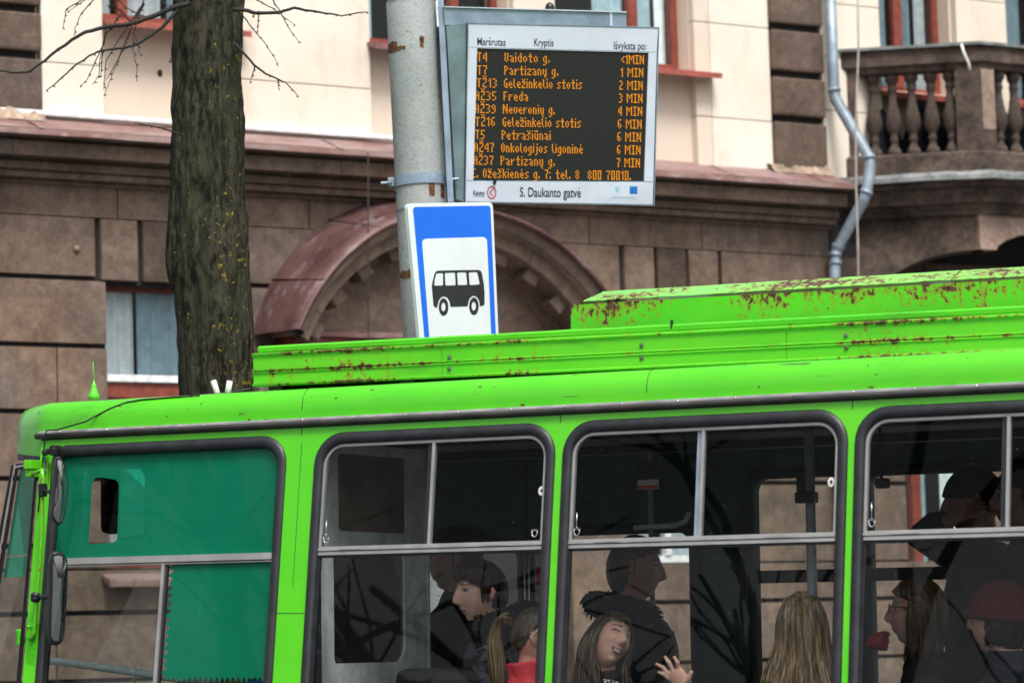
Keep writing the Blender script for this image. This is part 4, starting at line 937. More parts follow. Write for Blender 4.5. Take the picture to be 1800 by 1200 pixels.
# ================================================================== TROLLEYBUS
bus = empty('trolleybus', mat=BUS_M)
tag(bus, 'bright green trolleybus with rusty roof boxes, black rubber window seals and passengers inside', 'trolleybus')
XF, XB = -2.12, 8.4                      # front post and rear end of the side
FLOOR = .90; WID = 2.42
def Wl(x, t, d=0.0):                     # the side leans in above the waist, below it drops straight
    if t >= -1.3: return W(x, t, d)
    p = W(x, -1.3, d); return Vector((p.x, p.y, p.z + (t + 1.3)))
WINS = [(-2.055, -.968, .11), (-.835, .184, .118), (.222, 1.329, .118), (1.362, 2.469, .118), (2.507, 3.614, .118), (3.652, 4.759, .118), (4.797, 5.904, .118), (5.942, 7.049, .118)]
TT, TB = -.040, -1.20
openings = [rr(a, TB, c_, TT, (.09, .09, r_, r_ if i else .06)) for i, (a, c_, r_) in enumerate(WINS)]
b = MB(); b.plate([(XF, -1.3), (XB, -1.3), (XB, -.001), (XF, -.001)], openings, Wl, 0, .03)
b.plate([(XF, -2.35), (XB, -2.35), (XB, -1.3), (XF, -1.3)], [], Wl, 0, .03)
side = b.build('side_panel', 'green_pillar', bus)
for x in (-.905, 1.345, .203):
    b = MB()            # panel seams on the pillars
    b.box((x - .001, -.002, -.04), (x + .001, .002, -.005), 0, 0, 0, Matrix.Translation(WO) @ Matrix.Rotation(-TILT, 4, 'X')); b.build('panel_seam', 'rubber', side)
b = MB(); b.plate([(-.902, -.62), (-.900, -.62), (-.900, -.07), (-.902, -.07)], [], Wl, -.0006, .001); b.build('panel_seam', 'rubber', side); b = MB(); b.plate([(-.965, -.72), (-.84, -.722), (-.84, -.7195), (-.965, -.7175)], [], Wl, -.0006, .001)
b.build('panel_seam', 'rubber', side)

def lin(a, c_, f): return a + (c_ - a) * f
def inset(i, k, top=None):
    a, c_, r_ = WINS[i]; top = k if top is None else top
    return rr(a + k, TB + k, c_ - k, TT - top, (max(.09 - k, .01), max(.09 - k, .01), max(r_ - k, .01), max((r_ if i else .06) - k, .01)))
MID0, MID1 = -.476, -.500
def side_window(i):
    a, c_, r_ = WINS[i]; nm = 'driver_window' if i == 0 else 'side_window'
    k = .034; ktop = .040
    mb = MB(); mb.ring(inset(i, -.004, -.004), inset(i, k, ktop), Wl, -.013, .028, 0, True, .010)
    wnd = mb.build(nm, 'rubber', bus)
    x0, x1 = a + k, c_ - k; tt = TT - ktop
    if i:
        f = MB(); fr = .011
        lo = rr(x0, MID0 - .004, x1, tt, (.006, .006, r_ - k, r_ - k)); li = rr(x0 + fr, MID0 + .006, x1 - fr, tt - fr, (.004, .004, r_ - k - fr, r_ - k - fr))
        f.ring(lo, li, Wl, .004, .022); f.build('vent_frame', 'alu', wnd)
        m = MB(); m.plate([(x0, MID0), (x1, MID0), (x1, MID0 - .010), (x0, MID0 - .010)], [], Wl, .000, .024); m.plate([(x0, MID0 - .0135), (x1, MID0 - .0135), (x1, MID1 - .002), (x0, MID1 - .002)], [], Wl, .004, .024)
        for lx in (.1, .74): m.plate([(lin(x0, x1, lx), MID0 - .003), (lin(x0, x1, lx + .10), MID0 - .003), (lin(x0, x1, lx + .10), MID0 - .0075), (lin(x0, x1, lx), MID0 - .0075)], [], Wl, -.002, .0)
        m.build('mid_rail', 'alu', wnd)
        xm = (a + c_) / 2
        d = MB(); d.plate([(xm - .006, MID0), (xm + .006, MID0), (xm + .006, tt - fr), (xm - .006, tt - fr)], [], Wl, .003, .022); d.build('divider', 'alu', wnd)
        d = MB(); d.plate([(xm - .026, MID0 + .004), (xm - .0065, MID0 + .004), (xm - .0065, tt - fr), (xm - .026, tt - fr)], [], Wl, .012, .024); d.build('divider_seal', 'rubber' if i != 2 else 'zinc', wnd)
        d = MB()
        for lx in (x0 + .030, x1 - .036):      # small horseshoe latches
            if lx > x1 - .1 and i > 1: continue
            pts = [Wl(lx - .011 * math.cos(R(t)), MID0 + .036 - .016 * math.sin(R(t)), .006) for t in range(-20, 201, 20)]
            d.tube(pts, .0022, 6); d.box((-.013, -.003, -.003), (.013, .003, .003), 0, 0, 0, Matrix.Translation(Wl(lx, MID0 + .045, .006)))
        d.tube([Wl(x0 + .028, MID0 + .05, .006), Wl(x0 + .027, MID0 + .105, .006)], .0022, 6)
        d.build('latch', 'chrome', wnd)
        p = MB(); p.pane(rr(x0 + .004, MID0, x1 - .004, tt - .004, (.004, .004, r_ - k, r_ - k)), Wl, .014); p.build('vent_pane', 'glass_vent', wnd)
        p = MB(); p.pane(rr(x0 - .003, TB + k - .003, x1 + .003, MID1, (.05, .05, .003, .003)), Wl, .018); p.build('pane', 'glass', wnd)
        p = MB(); lo = rr(x0, TB + k, x1, MID1 - .002, (.05, .05, .004, .004)); li = rr(x0 + .006, TB + k, x1 - .006, MID1 - .010, (.05, .05, .004, .004)); p.ring(lo, li, Wl, .012, .024); p.build('pane_seal', 'rubber', wnd)
    return wnd
WO_ = [side_window(i) for i in range(len(WINS))]
# round vent stop on window 1, notices stuck on the glass
b = MB(); cx, ct = wall(949.5, 861.5); b.plate([(cx + .013 * math.cos(R(t)), ct + .017 * math.sin(R(t))) for t in range(0, 360, 20)], [[(cx + .005 * math.cos(R(t)), ct + .007 * math.sin(R(t))) for t in range(0, 360, 20)]], Wl, .010, .0135); b.build('vent_grommet', 'white_stick', WO_[1])
b = MB(); cx, ct = wall(1459, 846); b.plate([(cx + .013 * math.cos(R(t)), ct + .017 * math.sin(R(t))) for t in range(0, 360, 20)], [[(cx + .005 * math.cos(R(t)), ct + .007 * math.sin(R(t))) for t in range(0, 360, 20)]], Wl, .010, .0135); b.build('vent_grommet', 'white_stick', WO_[2])

# --- driver's window: green film, sliding pane
dw = WO_[0]; a, c_, r_ = WINS[0]; x0, x1 = a + .034, c_ - .034
m = MB(); m.plate([(x0, -.487), (x1, -.487), (x1, -.512), (x0, -.512)], [], Wl, -.002, .024); m.plate([(x0, -.5165), (x1, -.5165), (x1, -.521), (x0, -.521)], [], Wl, .004, .02); m.build('mid_rail', 'alu', dw)
m = MB(); xd = -1.497; m.plate([(xd - .008, TB + .03), (xd + .008, TB + .03), (xd + .006, -.521), (xd - .006, -.521)], [], Wl, .0, .02); m.plate([(x1 - .006, TB + .03), (x1 - .001, TB + .03), (x1 - .001, -.521), (x1 - .006, -.521)], [], Wl, .006, .02); m.build('divider', 'alu', dw)
m = MB(); m.plate([(x0 - .002, TB + .03), (x0 + .010, TB + .03), (x0 + .010, -.521), (x0 - .002, -.521)], [], Wl, .004, .02); m.plate([(xd + .0085, TB + .03), (xd + .018, TB + .03), (xd + .018, -.521), (xd + .0085, -.521)], [], Wl, .008, .02); m.build('pane_seal', 'rubber', dw)
p = MB(); p.pane([(x0, TB + .03), (x1, TB + .03), (x1, TT - .036), (x0, TT - .036)], Wl, .013); p.build('pane', 'glass_vent', dw)
q = [wall(*z) for z in ((151, 955), (201, 951), (205, 842), (158, 835))]
hole = round_poly(q, [.012, .02, .03, .04])
b = MB(); b.plate(rr(x0 - .01, -.487, x1 + .006, TT - .034, (.002, .002, .08, .02)), [hole], Wl, .018, .0190); b.build('sun_film', 'film', dw)
b = MB(); P = busy(192, 893, .42); b.box((P.x - .040, P.y - .02, P.z - .105), (P.x + .05, P.y + .05, P.z + .14), 0, 0, .035); b.build('sun_visor', 'matte_black', bus)
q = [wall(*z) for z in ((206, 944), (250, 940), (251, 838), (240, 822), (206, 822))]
b = MB(); b.plate(round_poly(q, [.004, .03, .03, .03, .004]), [], Wl, .0170, .0176); b.build('film_reflection', 'reflection_mid', dw)  # reflection patch on the film, painted as a thin sheet
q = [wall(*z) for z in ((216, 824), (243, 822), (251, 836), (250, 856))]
b = MB(); b.plate(round_poly(q, [.004, .02, .02, .004]), [], Wl, .0162, .0168); b.build('film_reflection', 'reflection_pale', dw)  # brighter corner of the painted reflection
# lower film with a scalloped edge
ed = []
xs, tb_ = wall(297, 990)[0] + .005, wall(380, 1190)[1]
t = -.521; n = 14; pit = (t - tb_) / n; jr = random.Random(6)
for k in range(n):
    ja = jr.uniform(.55, 1.25); jb = jr.uniform(-.003, .003)
    for j in range(8):
        ph = j / 8; ed.append((xs + jb - (.016 * ja * math.sin(math.pi * ph / .62) if ph < .62 else -.004), t - pit * (k + ph)))
bot = []; n2 = 19
for k in range(n2):
    ja = jr.uniform(.5, 1.3)
    for j in range(8):
        ph = j / 8; bot.append((lin(xs, x1, (k + ph) / n2), tb_ - (.013 * ja * math.sin(math.pi * ph / .62) if ph < .62 else -.003)))
b = MB(); b.plate(ed + bot + [(x1 + .006, tb_), (x1 + .006, -.521)], [], Wl, .018, .019); b.build('sun_film', 'film', dw)
b = MB(); q = [wall(*z, .02) for z in ((424, 1192), (448, 1189), (460, 1215), (424, 1215))]; b.plate(q, [], Wl, .05, .055); b.build('blue_paper', 'eu_blue', bus)
b = MB(); b.tube([busy(60, 1158, .42), busy(120, 1164, .40), busy(275, 1186, .40), busy(330, 1194, .40)], .016, 12); b.build('cab_rail', 'greypipe', bus)
b = MB(); b.tube([busy(235, 1168, .36), busy(240, 1176, .35), busy(236, 1184, .35), busy(237, 1210, .36)], .003, 6); b.build('pull_cord', 'white_stick', bus)

# --- front corner: cant rail, corner pane, windscreen
Bc = Vector((-2.43, .235)); PLN = [(XF, 0.0), (-2.19, .045), (-2.30, .125), (-2.40, .215), (-2.455, .32), (-2.50, .50), (-2.53, .80), (-2.54, 1.17)]
def plan(inset_, z, half=None):
    pts = [(XB, 0.0)] + [(x, 0.0) for x in (7, 5.5, 4, 2.5, 1, 0, -1, -1.8)] + PLN
    pts = pts + [(x, WID - y) for x, y in reversed(pts[:-1])]
    n = len(pts); out = []
    for i, p in enumerate(pts):
        p = Vector(p); a_ = Vector(pts[max(i - 1, 0)]); c__ = Vector(pts[min(i + 1, n - 1)]); d = (c__ - a_).normalized(); nn = Vector((-d.y, d.x))
        if nn.dot(Vector((1.5, WID / 2)) - p) < 0: nn = -nn
        if i in (0, n - 1): nn = Vector((0, 1 if i == 0 else -1))
        out.append(p + nn * inset_)
    return [Vector((p.x, p.y, z)) for p in out]
RP = [(.0, 0.0), (.0, .055), (.004, .085), (.015, .112), (.032, .132), (.055, .141), (.09, .144), (.15, .146), (.30, .148), (.6, .174), (.9, .190), (1.10, .196)]
b = MB(); rows = [plan(i_, GZ + h) for i_, h in RP]
b.grid(rows, 0, False, True)
roof = b.build('roof', 'green', bus)
for x in (-.905, .55):
    b = MB(); b.tube([Vector((x, i_ - .0006, GZ + h + .0006)) for i_, h in RP[1:8]], .0012, 5); b.build('roof_seam', 'rubber', roof)
def roof_h(y):
    for (i0, h0), (i1, h1) in zip(RP[1:-1], RP[2:]):
        if y <= i1: return GZ + h0 + (h1 - h0) * max(0, (y - i0)) / max(i1 - i0, 1e-6)
    return GZ + RP[-1][1]
def on_roof(px, py, up=.004):
    y = -.03; best = None
    while y < 1.2:
        P = busy(px, py, y)
        if P.z <= roof_h(max(y, 0)) : return P + Vector((0, -up * .5, up))
        y += .003
    P = busy(px, py, .8); return P
# cant fascia under the roof round the front corner
b = MB(); fr_ = [p for p in PLN] + [(x, WID - y) for x, y in reversed(PLN[:-1])]
cz_ = lambda x: -.076 + .034 * min(1, max(0, (-2.12 - x) / .30))
b.grid([[Vector((x, y, GZ + z)) for x, y in fr_] for z in (-.04, .0)] and [[Vector((x, y, GZ + (cz_(x) if k == 0 else 0))) for x, y in fr_] for k in (0, 1)], 0, False, False); b.build('front_cap', 'green', bus)
b = MB(); b.grid([[Vector((x, y, GZ + cz_(x) - k * .024)) for x, y in fr_] for k in (1, 0)], 0, False, False); b.build('windscreen_seal', 'rubber', bus)
def slant(x, y, z):                      # windscreen zone leans forward towards its foot
    f = (GZ - .1 - z); d = Vector((x + .9, y - 1.2)).normalized(); return Vector((x + d.x * .115 * f * 1.0 + 0, y, z))
cor = [(-2.125, .003), (-2.19, .047), (-2.30, .127), (-2.375, .19), (-2.41, .228)]
zt = GZ - .088
def corner_strip(u0, u1, z0, z1, out, m, name, n=1):
    mb = MB(); P = lambda u: (lin(cor[0][0], cor[-1][0], u), lin(cor[0][1], cor[-1][1], u) - .0)
    rows = []
    for z in (z0, z1):
        r_ = []
        for u in (u0, u1):
            x, y = P(u); f = zt - z; sl = .115 * f * u + .03 * f * (1 - u) * 0; r_.append(Vector((x - sl - out * .5, y - out + (.131 * (GZ - z) * -1 + .0) * (1 - u) * 0 - math.tan(TILT) * (GZ - z), z)))
        rows.append(r_)
    mb.grid(rows, 0, False, False); return mb.build(name, m, bus)
zb_ = 1.4
corner_strip(.0, .10, zb_, zt, .004, 'matte_black', 'corner_seal'); corner_strip(.80, .94, zb_, zt, .004, 'matte_black', 'corner_seal'); corner_strip(.94, .985, zb_, zt, .008, 'alu', 'corner_trim'); corner_strip(.985, 1.14, zb_, zt, .004, 'matte_black', 'corner_seal')
corner_strip(.10, .80, zt - .025, zt, .004, 'matte_black', 'corner_seal'); corner_strip(.80 * .3, .94, zt - .016, zt - .008, .008, 'alu', 'corner_trim')
cp = corner_strip(.10, .80, zb_, zt - .025, .0, 'glass_vent', 'corner_pane'); corner_strip(.12, .80, 2.298, zt - .02, -.004, 'film', 'corner_film'); corner_strip(.12, .80, 2.21, 2.29, -.004, 'film', 'corner_film')
b = MB(); ws = [(-2.47, .33), (-2.50, .50), (-2.53, .80), (-2.54, 1.17), (-2.53, 1.54), (-2.50, 1.84), (-2.47, WID - .33)]
b.grid([[Vector((x - .115 * (zt - z), y - (.12 * (zt - z) if y < .4 else 0), z)) for x, y in ws] for z in (1.45, zt)], 0, False, True); b.build('windscreen', 'glass_far', bus)
b = MB(); b.grid([[Vector((x - .13, y, z)) for x, y in [(-2.2, .0), (-2.41, .2)] + ws + [(-2.41, WID - .2), (-2.2, WID)]] for z in (.4, 1.42)], 0, False, False); b.build('front_panel', 'green', bus)
# --- gutter
b = MB(); q = [Wl(x, .004, -.011) for x in (XF - .02, -1, 0, 1, 2, 4, 6, XB)]; b.tube(q, .0125, 10)
g_ = b.build('gutter', 'gutter_grey', bus)
b = MB(); b.plate([(XF - .01, .009), (XB, .009), (XB, .0165), (XF - .01, .0165)], [], Wl, -.0185, .004); b.plate([(XF - .01, .0185), (XB, .0185), (XB, .0235), (XF - .01, .0235)], [], Wl, -.014, .004); b.build('gutter_trim', 'zinc_pale', g_)
b = MB()
for k in range(46):
    x = XF + .1 + k * .225; b.lathe([(.0045, 0), (.0038, .003), (.001, .0045)], Wl(x, .0155, -.0168), 8, 0, WN)
b.build('gutter_screws', 'chrome', g_)
b = MB(); b.plate([(XF, -.012), (XB, -.012), (XB, -.004), (XF, -.004)], [], Wl, -.003, .0); b.build('gutter_shadow_strip', 'rubber', g_)  # dark strip paints the shadow line under the gutter

# --- long rusty box along the roof edge
x0 = -1.316; dz = lambda x: -.0085 * (x - x0)
def beam(mb, y0, z0, y1, z1, xa, xb, mi=0, cap=True):
    mb.add([(x, y, z + dz(x)) for x in (xa, xb) for y, z in ((y0, z0), (y1, z0), (y1, z1), (y0, z1))], [(0, 1, 2, 3), (4, 5, 6, 7), (0, 1, 5, 4), (1, 2, 6, 5), (2, 3, 7, 6), (3, 0, 4, 7)], mi)
b = MB(); xj = x0
joints = [x0, -.46, .62 + .35, 2.2, 3.6, 5.0, 6.4, XB]
for xa, xb in zip(joints[:-1], joints[1:]): beam(b, .30, 2.942, .33, 3.066, xa + .0012, xb - .0012)
for z, rd in ((2.946, .0065), (2.994, .0042), (3.004, .0042), (3.066, .0075)): b.tube([(x, .299, z + dz(x)) for x in (x0, 0, 2, 4, 6, XB)], rd, 8)
beam(b, .33, 2.942, .76, 2.955, x0, XB); beam(b, .33, 2.955, .76, 3.060, x0 + .002, x0 + .02)
box1 = b.build('roof_box', 'green_rust', bus)
b = MB()
for xa, xb in ((x0 + .012, .50), (.505, 2.6), (2.605, 4.7), (4.705, XB)):
    n = 30; rows = []
    for i in range(n + 1):
        x = lin(xa, xb, i / n); w = .0022 * noise.noise(Vector((x * 6, 1, 0))); rows.append([Vector((x, .326 + w, 3.072 + dz(x))), Vector((x, .318 + w, 3.080 + dz(x))), Vector((x, .318 + w, 3.096 + dz(x) + w)), Vector((x, .328 + w, 3.103 + dz(x) + w)), Vector((x, .74, 3.125 + dz(x)))])
    b.grid(rows, 0, False, False)
b.add([(x0 + .012, y, z) for y, z in ((.326, 3.07), (.318, 3.08), (.318, 3.096), (.328, 3.103), (.74, 3.125), (.74, 3.07))], [tuple(range(6))])
b.build('box_lid', 'green', box1)
b = MB(); b.box((.503 - .004, .3155, 3.071), (.503 + .003, .330, 3.1035), 0, 0, .003); b.build('lid_gap', 'rubber', box1)
b = MB()
for px, py in ((790, 628), (790, 648), (1128, 607), (1128, 629), (1487, 589), (1488, 611)):
    P = busy(px, py, .298); b = MB(); b.lathe([(.0095, 0), (.0095, .0015), (.005, .0025), (.005, .005), (.001, .0055)], P, 8, 0, (0, -1, 0), False); b.build('box_bolt', 'dull_steel', box1)
b = MB()
for x in (-1.22, -.62, -.1, .5, 1.1, 1.7, 2.4, 3.2, 4.0, 5, 6, 7): b.box((x - .03, .31, GZ + .155), (x + .03, .70, 2.94 + dz(x)))
b.build('box_feet', 'black', box1)
# --- taller equipment box behind it
x0b = -.16; dzb = lambda x: -.0085 * (x - x0b)
b = MB()
def beamb(y0, z0, y1, z1, xa, xb): b.add([(x, y, z + dzb(x)) for x in (xa, xb) for y, z in ((y0, z0), (y1, z0), (y1, z1), (y0, z1))], [(0, 1, 2, 3), (4, 5, 6, 7), (0, 1, 5, 4), (1, 2, 6, 5), (2, 3, 7, 6), (3, 0, 4, 7)])
n = 40
b.grid([[Vector((x, .80 + .0015 * noise.noise(Vector((x * 4, z * 7, 0))), z + dzb(x))) for z in (2.96, 3.03, 3.10, 3.17, 3.238)] for x in [lin(x0b, XB, i / n) for i in range(n + 1)]], 0, False, False)
b.add([(x0b, y, z) for y, z in ((.80, 2.96), (1.6, 2.96), (1.6, 3.238), (.80, 3.238))], [(0, 1, 2, 3)])
b.grid([[Vector((x, y, 3.238 + dzb(x))) for y in (.80, 1.6)] for x in (x0b, XB)], 0, False, False)
box2 = b.build('equipment_box', 'green_rusty', bus)
b = MB()
lids = [(x0b + .055, .78), (.785, 1.42), (1.425, 2.3), (2.305, 3.6), (3.605, XB)]
for xa, xb in lids:
    n = 24; rows = []
    for i in range(n + 1):
        x = lin(xa, xb, i / n); w = .003 * noise.noise(Vector((x * 7, 5, 0))) + .002 * noise.noise(Vector((x * 19, 5, 0))); t = dzb(x)
        rows.append([Vector((x, .805, 3.246 + t + w)), Vector((x, .797, 3.249 + t + w)), Vector((x, .805, 3.254 + t + w)), Vector((x + (.045 if i == 0 and xa == lids[0][0] else 0), .90, 3.294 + t + w * .5)), Vector((x + (.045 if i == 0 and xa == lids[0][0] else 0), 1.6, 3.31 + t))])
    b.grid(rows, 0, False, False)
b.build('equipment_lid', 'green_lid', box2)
# --- aerial, pegs and loose wire on the roof
P = on_roof(165, 699); b = MB(); b.lathe([(.026, -.005), (.024, .01), (.014, .035), (.010, .05), (.010, .058), (.0045, .062), (.004, .075)], P, 14); b.tube([P + Vector((0, 0, .07)), P + Vector((-.004, 0, .155))], [.003, .0015], 6); b.build('aerial', 'green', bus)
for a_, c__ in (((375, 669), (384, 690)), ((404, 669), (399, 690))):
    A, C = busy(*a_, .78), busy(*c__, .78); b = MB(); b.tube([C - Vector((0, 0, .02)), A], .0125, 12); b.build('white_peg', 'white_stick', bus)
b = MB(); pts = [on_roof(*p) for p in ((82, 758), (100, 757), (125, 750), (150, 743), (172, 731), (195, 719), (222, 709), (250, 704), (300, 700), (350, 697), (400, 690), (440, 683))]
b.tube([W(-2.10, -.30, -.012), W(-2.095, -.04, -.014)] + pts, .0032, 6); b.build('loose_wire', 'black', bus)

# --- mirrors on their green arms
def mirror(pxs, cpx, y_out, name_h, tilt_n, thick):
    """pxs: outline of the glass as seen; the mirror stands on its own plane, turned towards the rear"""
    Nn = Vector(tilt_n).normalized(); O = busy(*cpx, y_out)
    pts = [bus_plane(px, py, O, Nn) for px, py in pxs]; c0 = sum(pts, Vector()) / len(pts)
    mb = MB(); n = len(pts)
    rows = [[c0 + (p - c0) * s_ - Nn * d_ for p in pts] for s_, d_ in ((.93, .0), (1.0, -.002), (1.03, .006), (1.03, .02), (.93, thick * .6), (.70, thick * .9), (.3, thick))]
    mb.grid(rows, 0, True, True); mb.add(rows[-1], [tuple(range(n))]); h = mb.build('mirror', 'black', bus)
    g = MB(); g.grid([[c0 + (p - c0) * s_ + Nn * (.0005 + .009 * (1 - (s_ / .93) ** 2)) for p in pts] for s_ in (.93, .8, .65, .5, .35, .2, .08)], 0, True, True); g.add([c0 + (p - c0) * .08 + Nn * .0094 for p in pts], [tuple(range(n))], 0, 0, True); g.build('mirror_glass', 'mirror', h); return c0
mo = [(101, 803), (108, 805), (114, 815), (118, 832), (120, 855), (118, 880), (114, 905), (109, 919), (103, 922), (97, 916), (93, 908), (95, 885), (98, 855), (100, 825)]
m1 = mirror(round_poly(mo, 3, 3), (106, 860), -.20, 'mirror', (.875, -.48, -.06), .06)
mo = [(94, 972), (104, 970), (113, 974), (118, 984), (119, 1010), (117, 1060), (114, 1105), (110, 1126), (103, 1131), (93, 1131), (89, 1122), (90, 1080), (92, 1030), (92, 985)]
m2 = mirror(round_poly(mo, 3, 3), (104, 1050), -.20, 'mirror', (.875, -.48, -.06), .07)
b = MB()
A = [busy(*p, y) for p, y in (((56, 833), -.05), ((62, 831), -.09), ((74, 826), -.13), ((75, 835), -.13), ((74, 870), -.13), ((73, 940), -.13), ((69, 1000), -.13), ((64, 1050), -.13), ((60, 1112), -.13), ((58, 1120), -.13), ((36, 1126), -.06))]
b.tube(A, .0085, 8); b.build('mirror_arm', 'green_rust', bus)
b = MB(); P = busy(55, 818, -.05); b.box((P.x - .017, P.y - .03, P.z - .015), (P.x + .017, P.y + .06, P.z + .022), 0, 0, .004); b.box((P.x - .016, P.y - .02, P.z - .045), (P.x + .012, P.y + .05, P.z - .016), 0, 0, .004)
P = W(-2.085, -.155, -.006); b.box((P.x - .016, P.y - .004, P.z - .05), (P.x + .016, P.y + .012, P.z + .05), 0, 0, .002)
b.build('arm_bracket', 'green_rust', bus)
b = MB(); P = busy(36, 1118, -.06); b.lathe([(.016, -.035), (.0175, -.033), (.0175, -.006), (.016, -.005), (.016, -.003), (.0175, -.002), (.0175, .025), (.015, .028)], P, 16, 0, (0, 0, 1), False); P = W(-2.088, -.83, -.006); b.box((P.x - .02, P.y - .004, P.z - .09), (P.x + .02, P.y + .012, P.z + .09), 0, 0, .002)
for dx in (-.009, .009): b.lathe([(.006, 0), (.005, .006), (.001, .008)], P + Vector((dx, -.003, .075)), 8, 0, (0, -1, 0))
b.build('arm_bracket', 'green', bus)
b = MB(); P = busy(62.5, 1049, -.13); b.lathe([(.012, -.02), (.019, -.013), (.021, -.003), (.018, 0), (.021, .003), (.019, .013), (.012, .02)], P, 16); P = busy(75, 861, -.13); b.build('arm_knob', 'black', bus); b = MB(); b.box((P.x - .013, P.y - .014, P.z - .026), (P.x + .013, P.y + .014, P.z + .026), 0, 0, .004)
b.tube([P, m1 + Vector((-.03, .01, 0))], .008, 8); b.build('arm_clamp', 'black', bus); b = MB(); P = busy(88, 792, -.05); b.tube([busy(78, 795, -.03), P, busy(100, 789, -.06)], .014, 10); b.box((P.x + .012, P.y - .02, P.z - .02), (P.x + .042, P.y + .02, P.z + .02), 0, 0, .004); b.build('mirror_hinge', 'black', bus); b = MB(); b.tube([busy(62.5, 1049, -.13), m2 + Vector((-.05, .02, 0))], .008, 8)
b.build('mirror_stay', 'black', bus); b = MB(); b.tube([busy(76, 794, -.02), busy(80, 815, -.08), busy(78, 835, -.12)], .005, 6); b.build('mirror_cable', 'black', bus)

# ------------------------------------------------------------------ inside and far side
def far(px, py, y=2.31): return busy(px, py, y)
YF = 2.31
FW = [(-2.20, -1.80, 1.15, 2.63, .06), (-1.745, -1.215, 1.15, 2.335, .05), (-1.13, -.372, 1.15, 2.385, .05), (-.062, .425, 1.0, 2.605, .06), (.462, 1.30, 1.0, 2.60, .05), (1.42, 2.35, 1.3, 2.60, .06), (2.5, 3.5, 1.3, 2.60, .06), (3.65, 4.65, 1.3, 2.60, .06), (4.8, 5.8, 1.3, 2.6, .06)]
FB = lambda x, z, d: Vector((x, YF + d, z))
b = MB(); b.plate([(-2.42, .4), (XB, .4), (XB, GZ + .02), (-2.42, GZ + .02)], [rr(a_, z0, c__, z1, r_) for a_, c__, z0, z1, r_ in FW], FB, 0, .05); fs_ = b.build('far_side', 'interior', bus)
for a_, c__, z0, z1, r_ in FW:
    mb = MB(); mb.ring(rr(a_ - .045, z0 - .045, c__ + .045, z1 + .045, r_ + .04), rr(a_, z0, c__, z1, r_), FB, -.012, .055, 0, True, .006); w_ = mb.build('far_window', 'rubber', bus)
    mb = MB(); mb.pane(rr(a_ - .01, z0 - .01, c__ + .01, z1 + .01, r_), FB, .028); mb.build('pane', 'glass_far', w_)
    if z0 < 1.05:
        mb = MB(); mb.plate([(a_, 2.158), (c__, 2.158), (c__, 2.212), (a_, 2.212)], [], FB, -.010, .04); mb.build('cross_bar', 'rubber', w_)
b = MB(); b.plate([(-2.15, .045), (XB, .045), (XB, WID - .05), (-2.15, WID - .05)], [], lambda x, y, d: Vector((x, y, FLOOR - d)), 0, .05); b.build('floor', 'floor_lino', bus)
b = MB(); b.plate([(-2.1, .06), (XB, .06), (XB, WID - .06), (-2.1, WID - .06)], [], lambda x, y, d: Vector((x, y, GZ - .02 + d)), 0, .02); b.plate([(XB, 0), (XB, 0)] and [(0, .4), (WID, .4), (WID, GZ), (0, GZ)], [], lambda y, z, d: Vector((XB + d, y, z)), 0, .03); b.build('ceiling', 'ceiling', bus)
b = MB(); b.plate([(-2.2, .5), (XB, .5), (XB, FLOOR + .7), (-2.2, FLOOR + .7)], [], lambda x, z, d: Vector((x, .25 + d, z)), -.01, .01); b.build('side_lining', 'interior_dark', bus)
# far ceiling lights, dark luggage rail
b = MB()
for y in (.75, 1.75): b.box((-1.6, y, GZ - .055), (XB, y + .10, GZ - .021), 0, 0, .01)
b.build('lamp_channel', 'interior_dark', bus)
# partition behind the driver: grey sheet with a dark window
xp = -.90
FP = lambda y, z, d: Vector((xp + d, y, z))
yl = lambda px, py: bus_plane(px, py, (xp, 0, 0), (1, 0, 0))
pA = yl(704, 1040); pT = yl(640, 950)
ywin = pA.y; zw = yl(640, 1164).z
b = MB(); b.plate([(.12, FLOOR), (yl(743, 1040).y, FLOOR), (yl(743, 1040).y, 2.70), (.12, 2.70)], [rr(.18, zw, ywin, 2.30, (.02, .07, .05, .02)), rr(.22, 2.36, ywin + .02, 2.66, .02)], FP, 0, .02); pt = b.build('cab_partition', 'grey_panel', bus)
b = MB(); b.pane(rr(.15, zw - .01, ywin + .01, 2.31, .02), FP, .01); b.build('pane', 'glass_smoke', pt)
b = MB(); b.pane(rr(.21, 2.35, ywin + .03, 2.67, .02), FP, .01); b.build('facade_view_panel', 'facade_brown', pt)  # brown panel stands in for the facade seen dimly through the cab
b = MB(); b.pane(rr(.215, 2.36, ywin + .025, 2.43, .005), FP, -.002); b.build('blue_strip', 'coat_navy', pt)
b = MB(); b.tube([Vector((xp + .01, yl(741, 1040).y + .02, z)) for z in (FLOOR, GZ - .02)], .016, 10); b.build('partition_post', 'greypipe', bus)
b = MB(); b.box((xp - .85, .35, FLOOR), (xp - .35, .85, FLOOR + .45), 0, 0, .05); b.box((xp - .45, .38, FLOOR + .4), (xp - .33, .82, FLOOR + 1.0), 0, 0, .05); b.build('driver_seat', 'seat', bus)
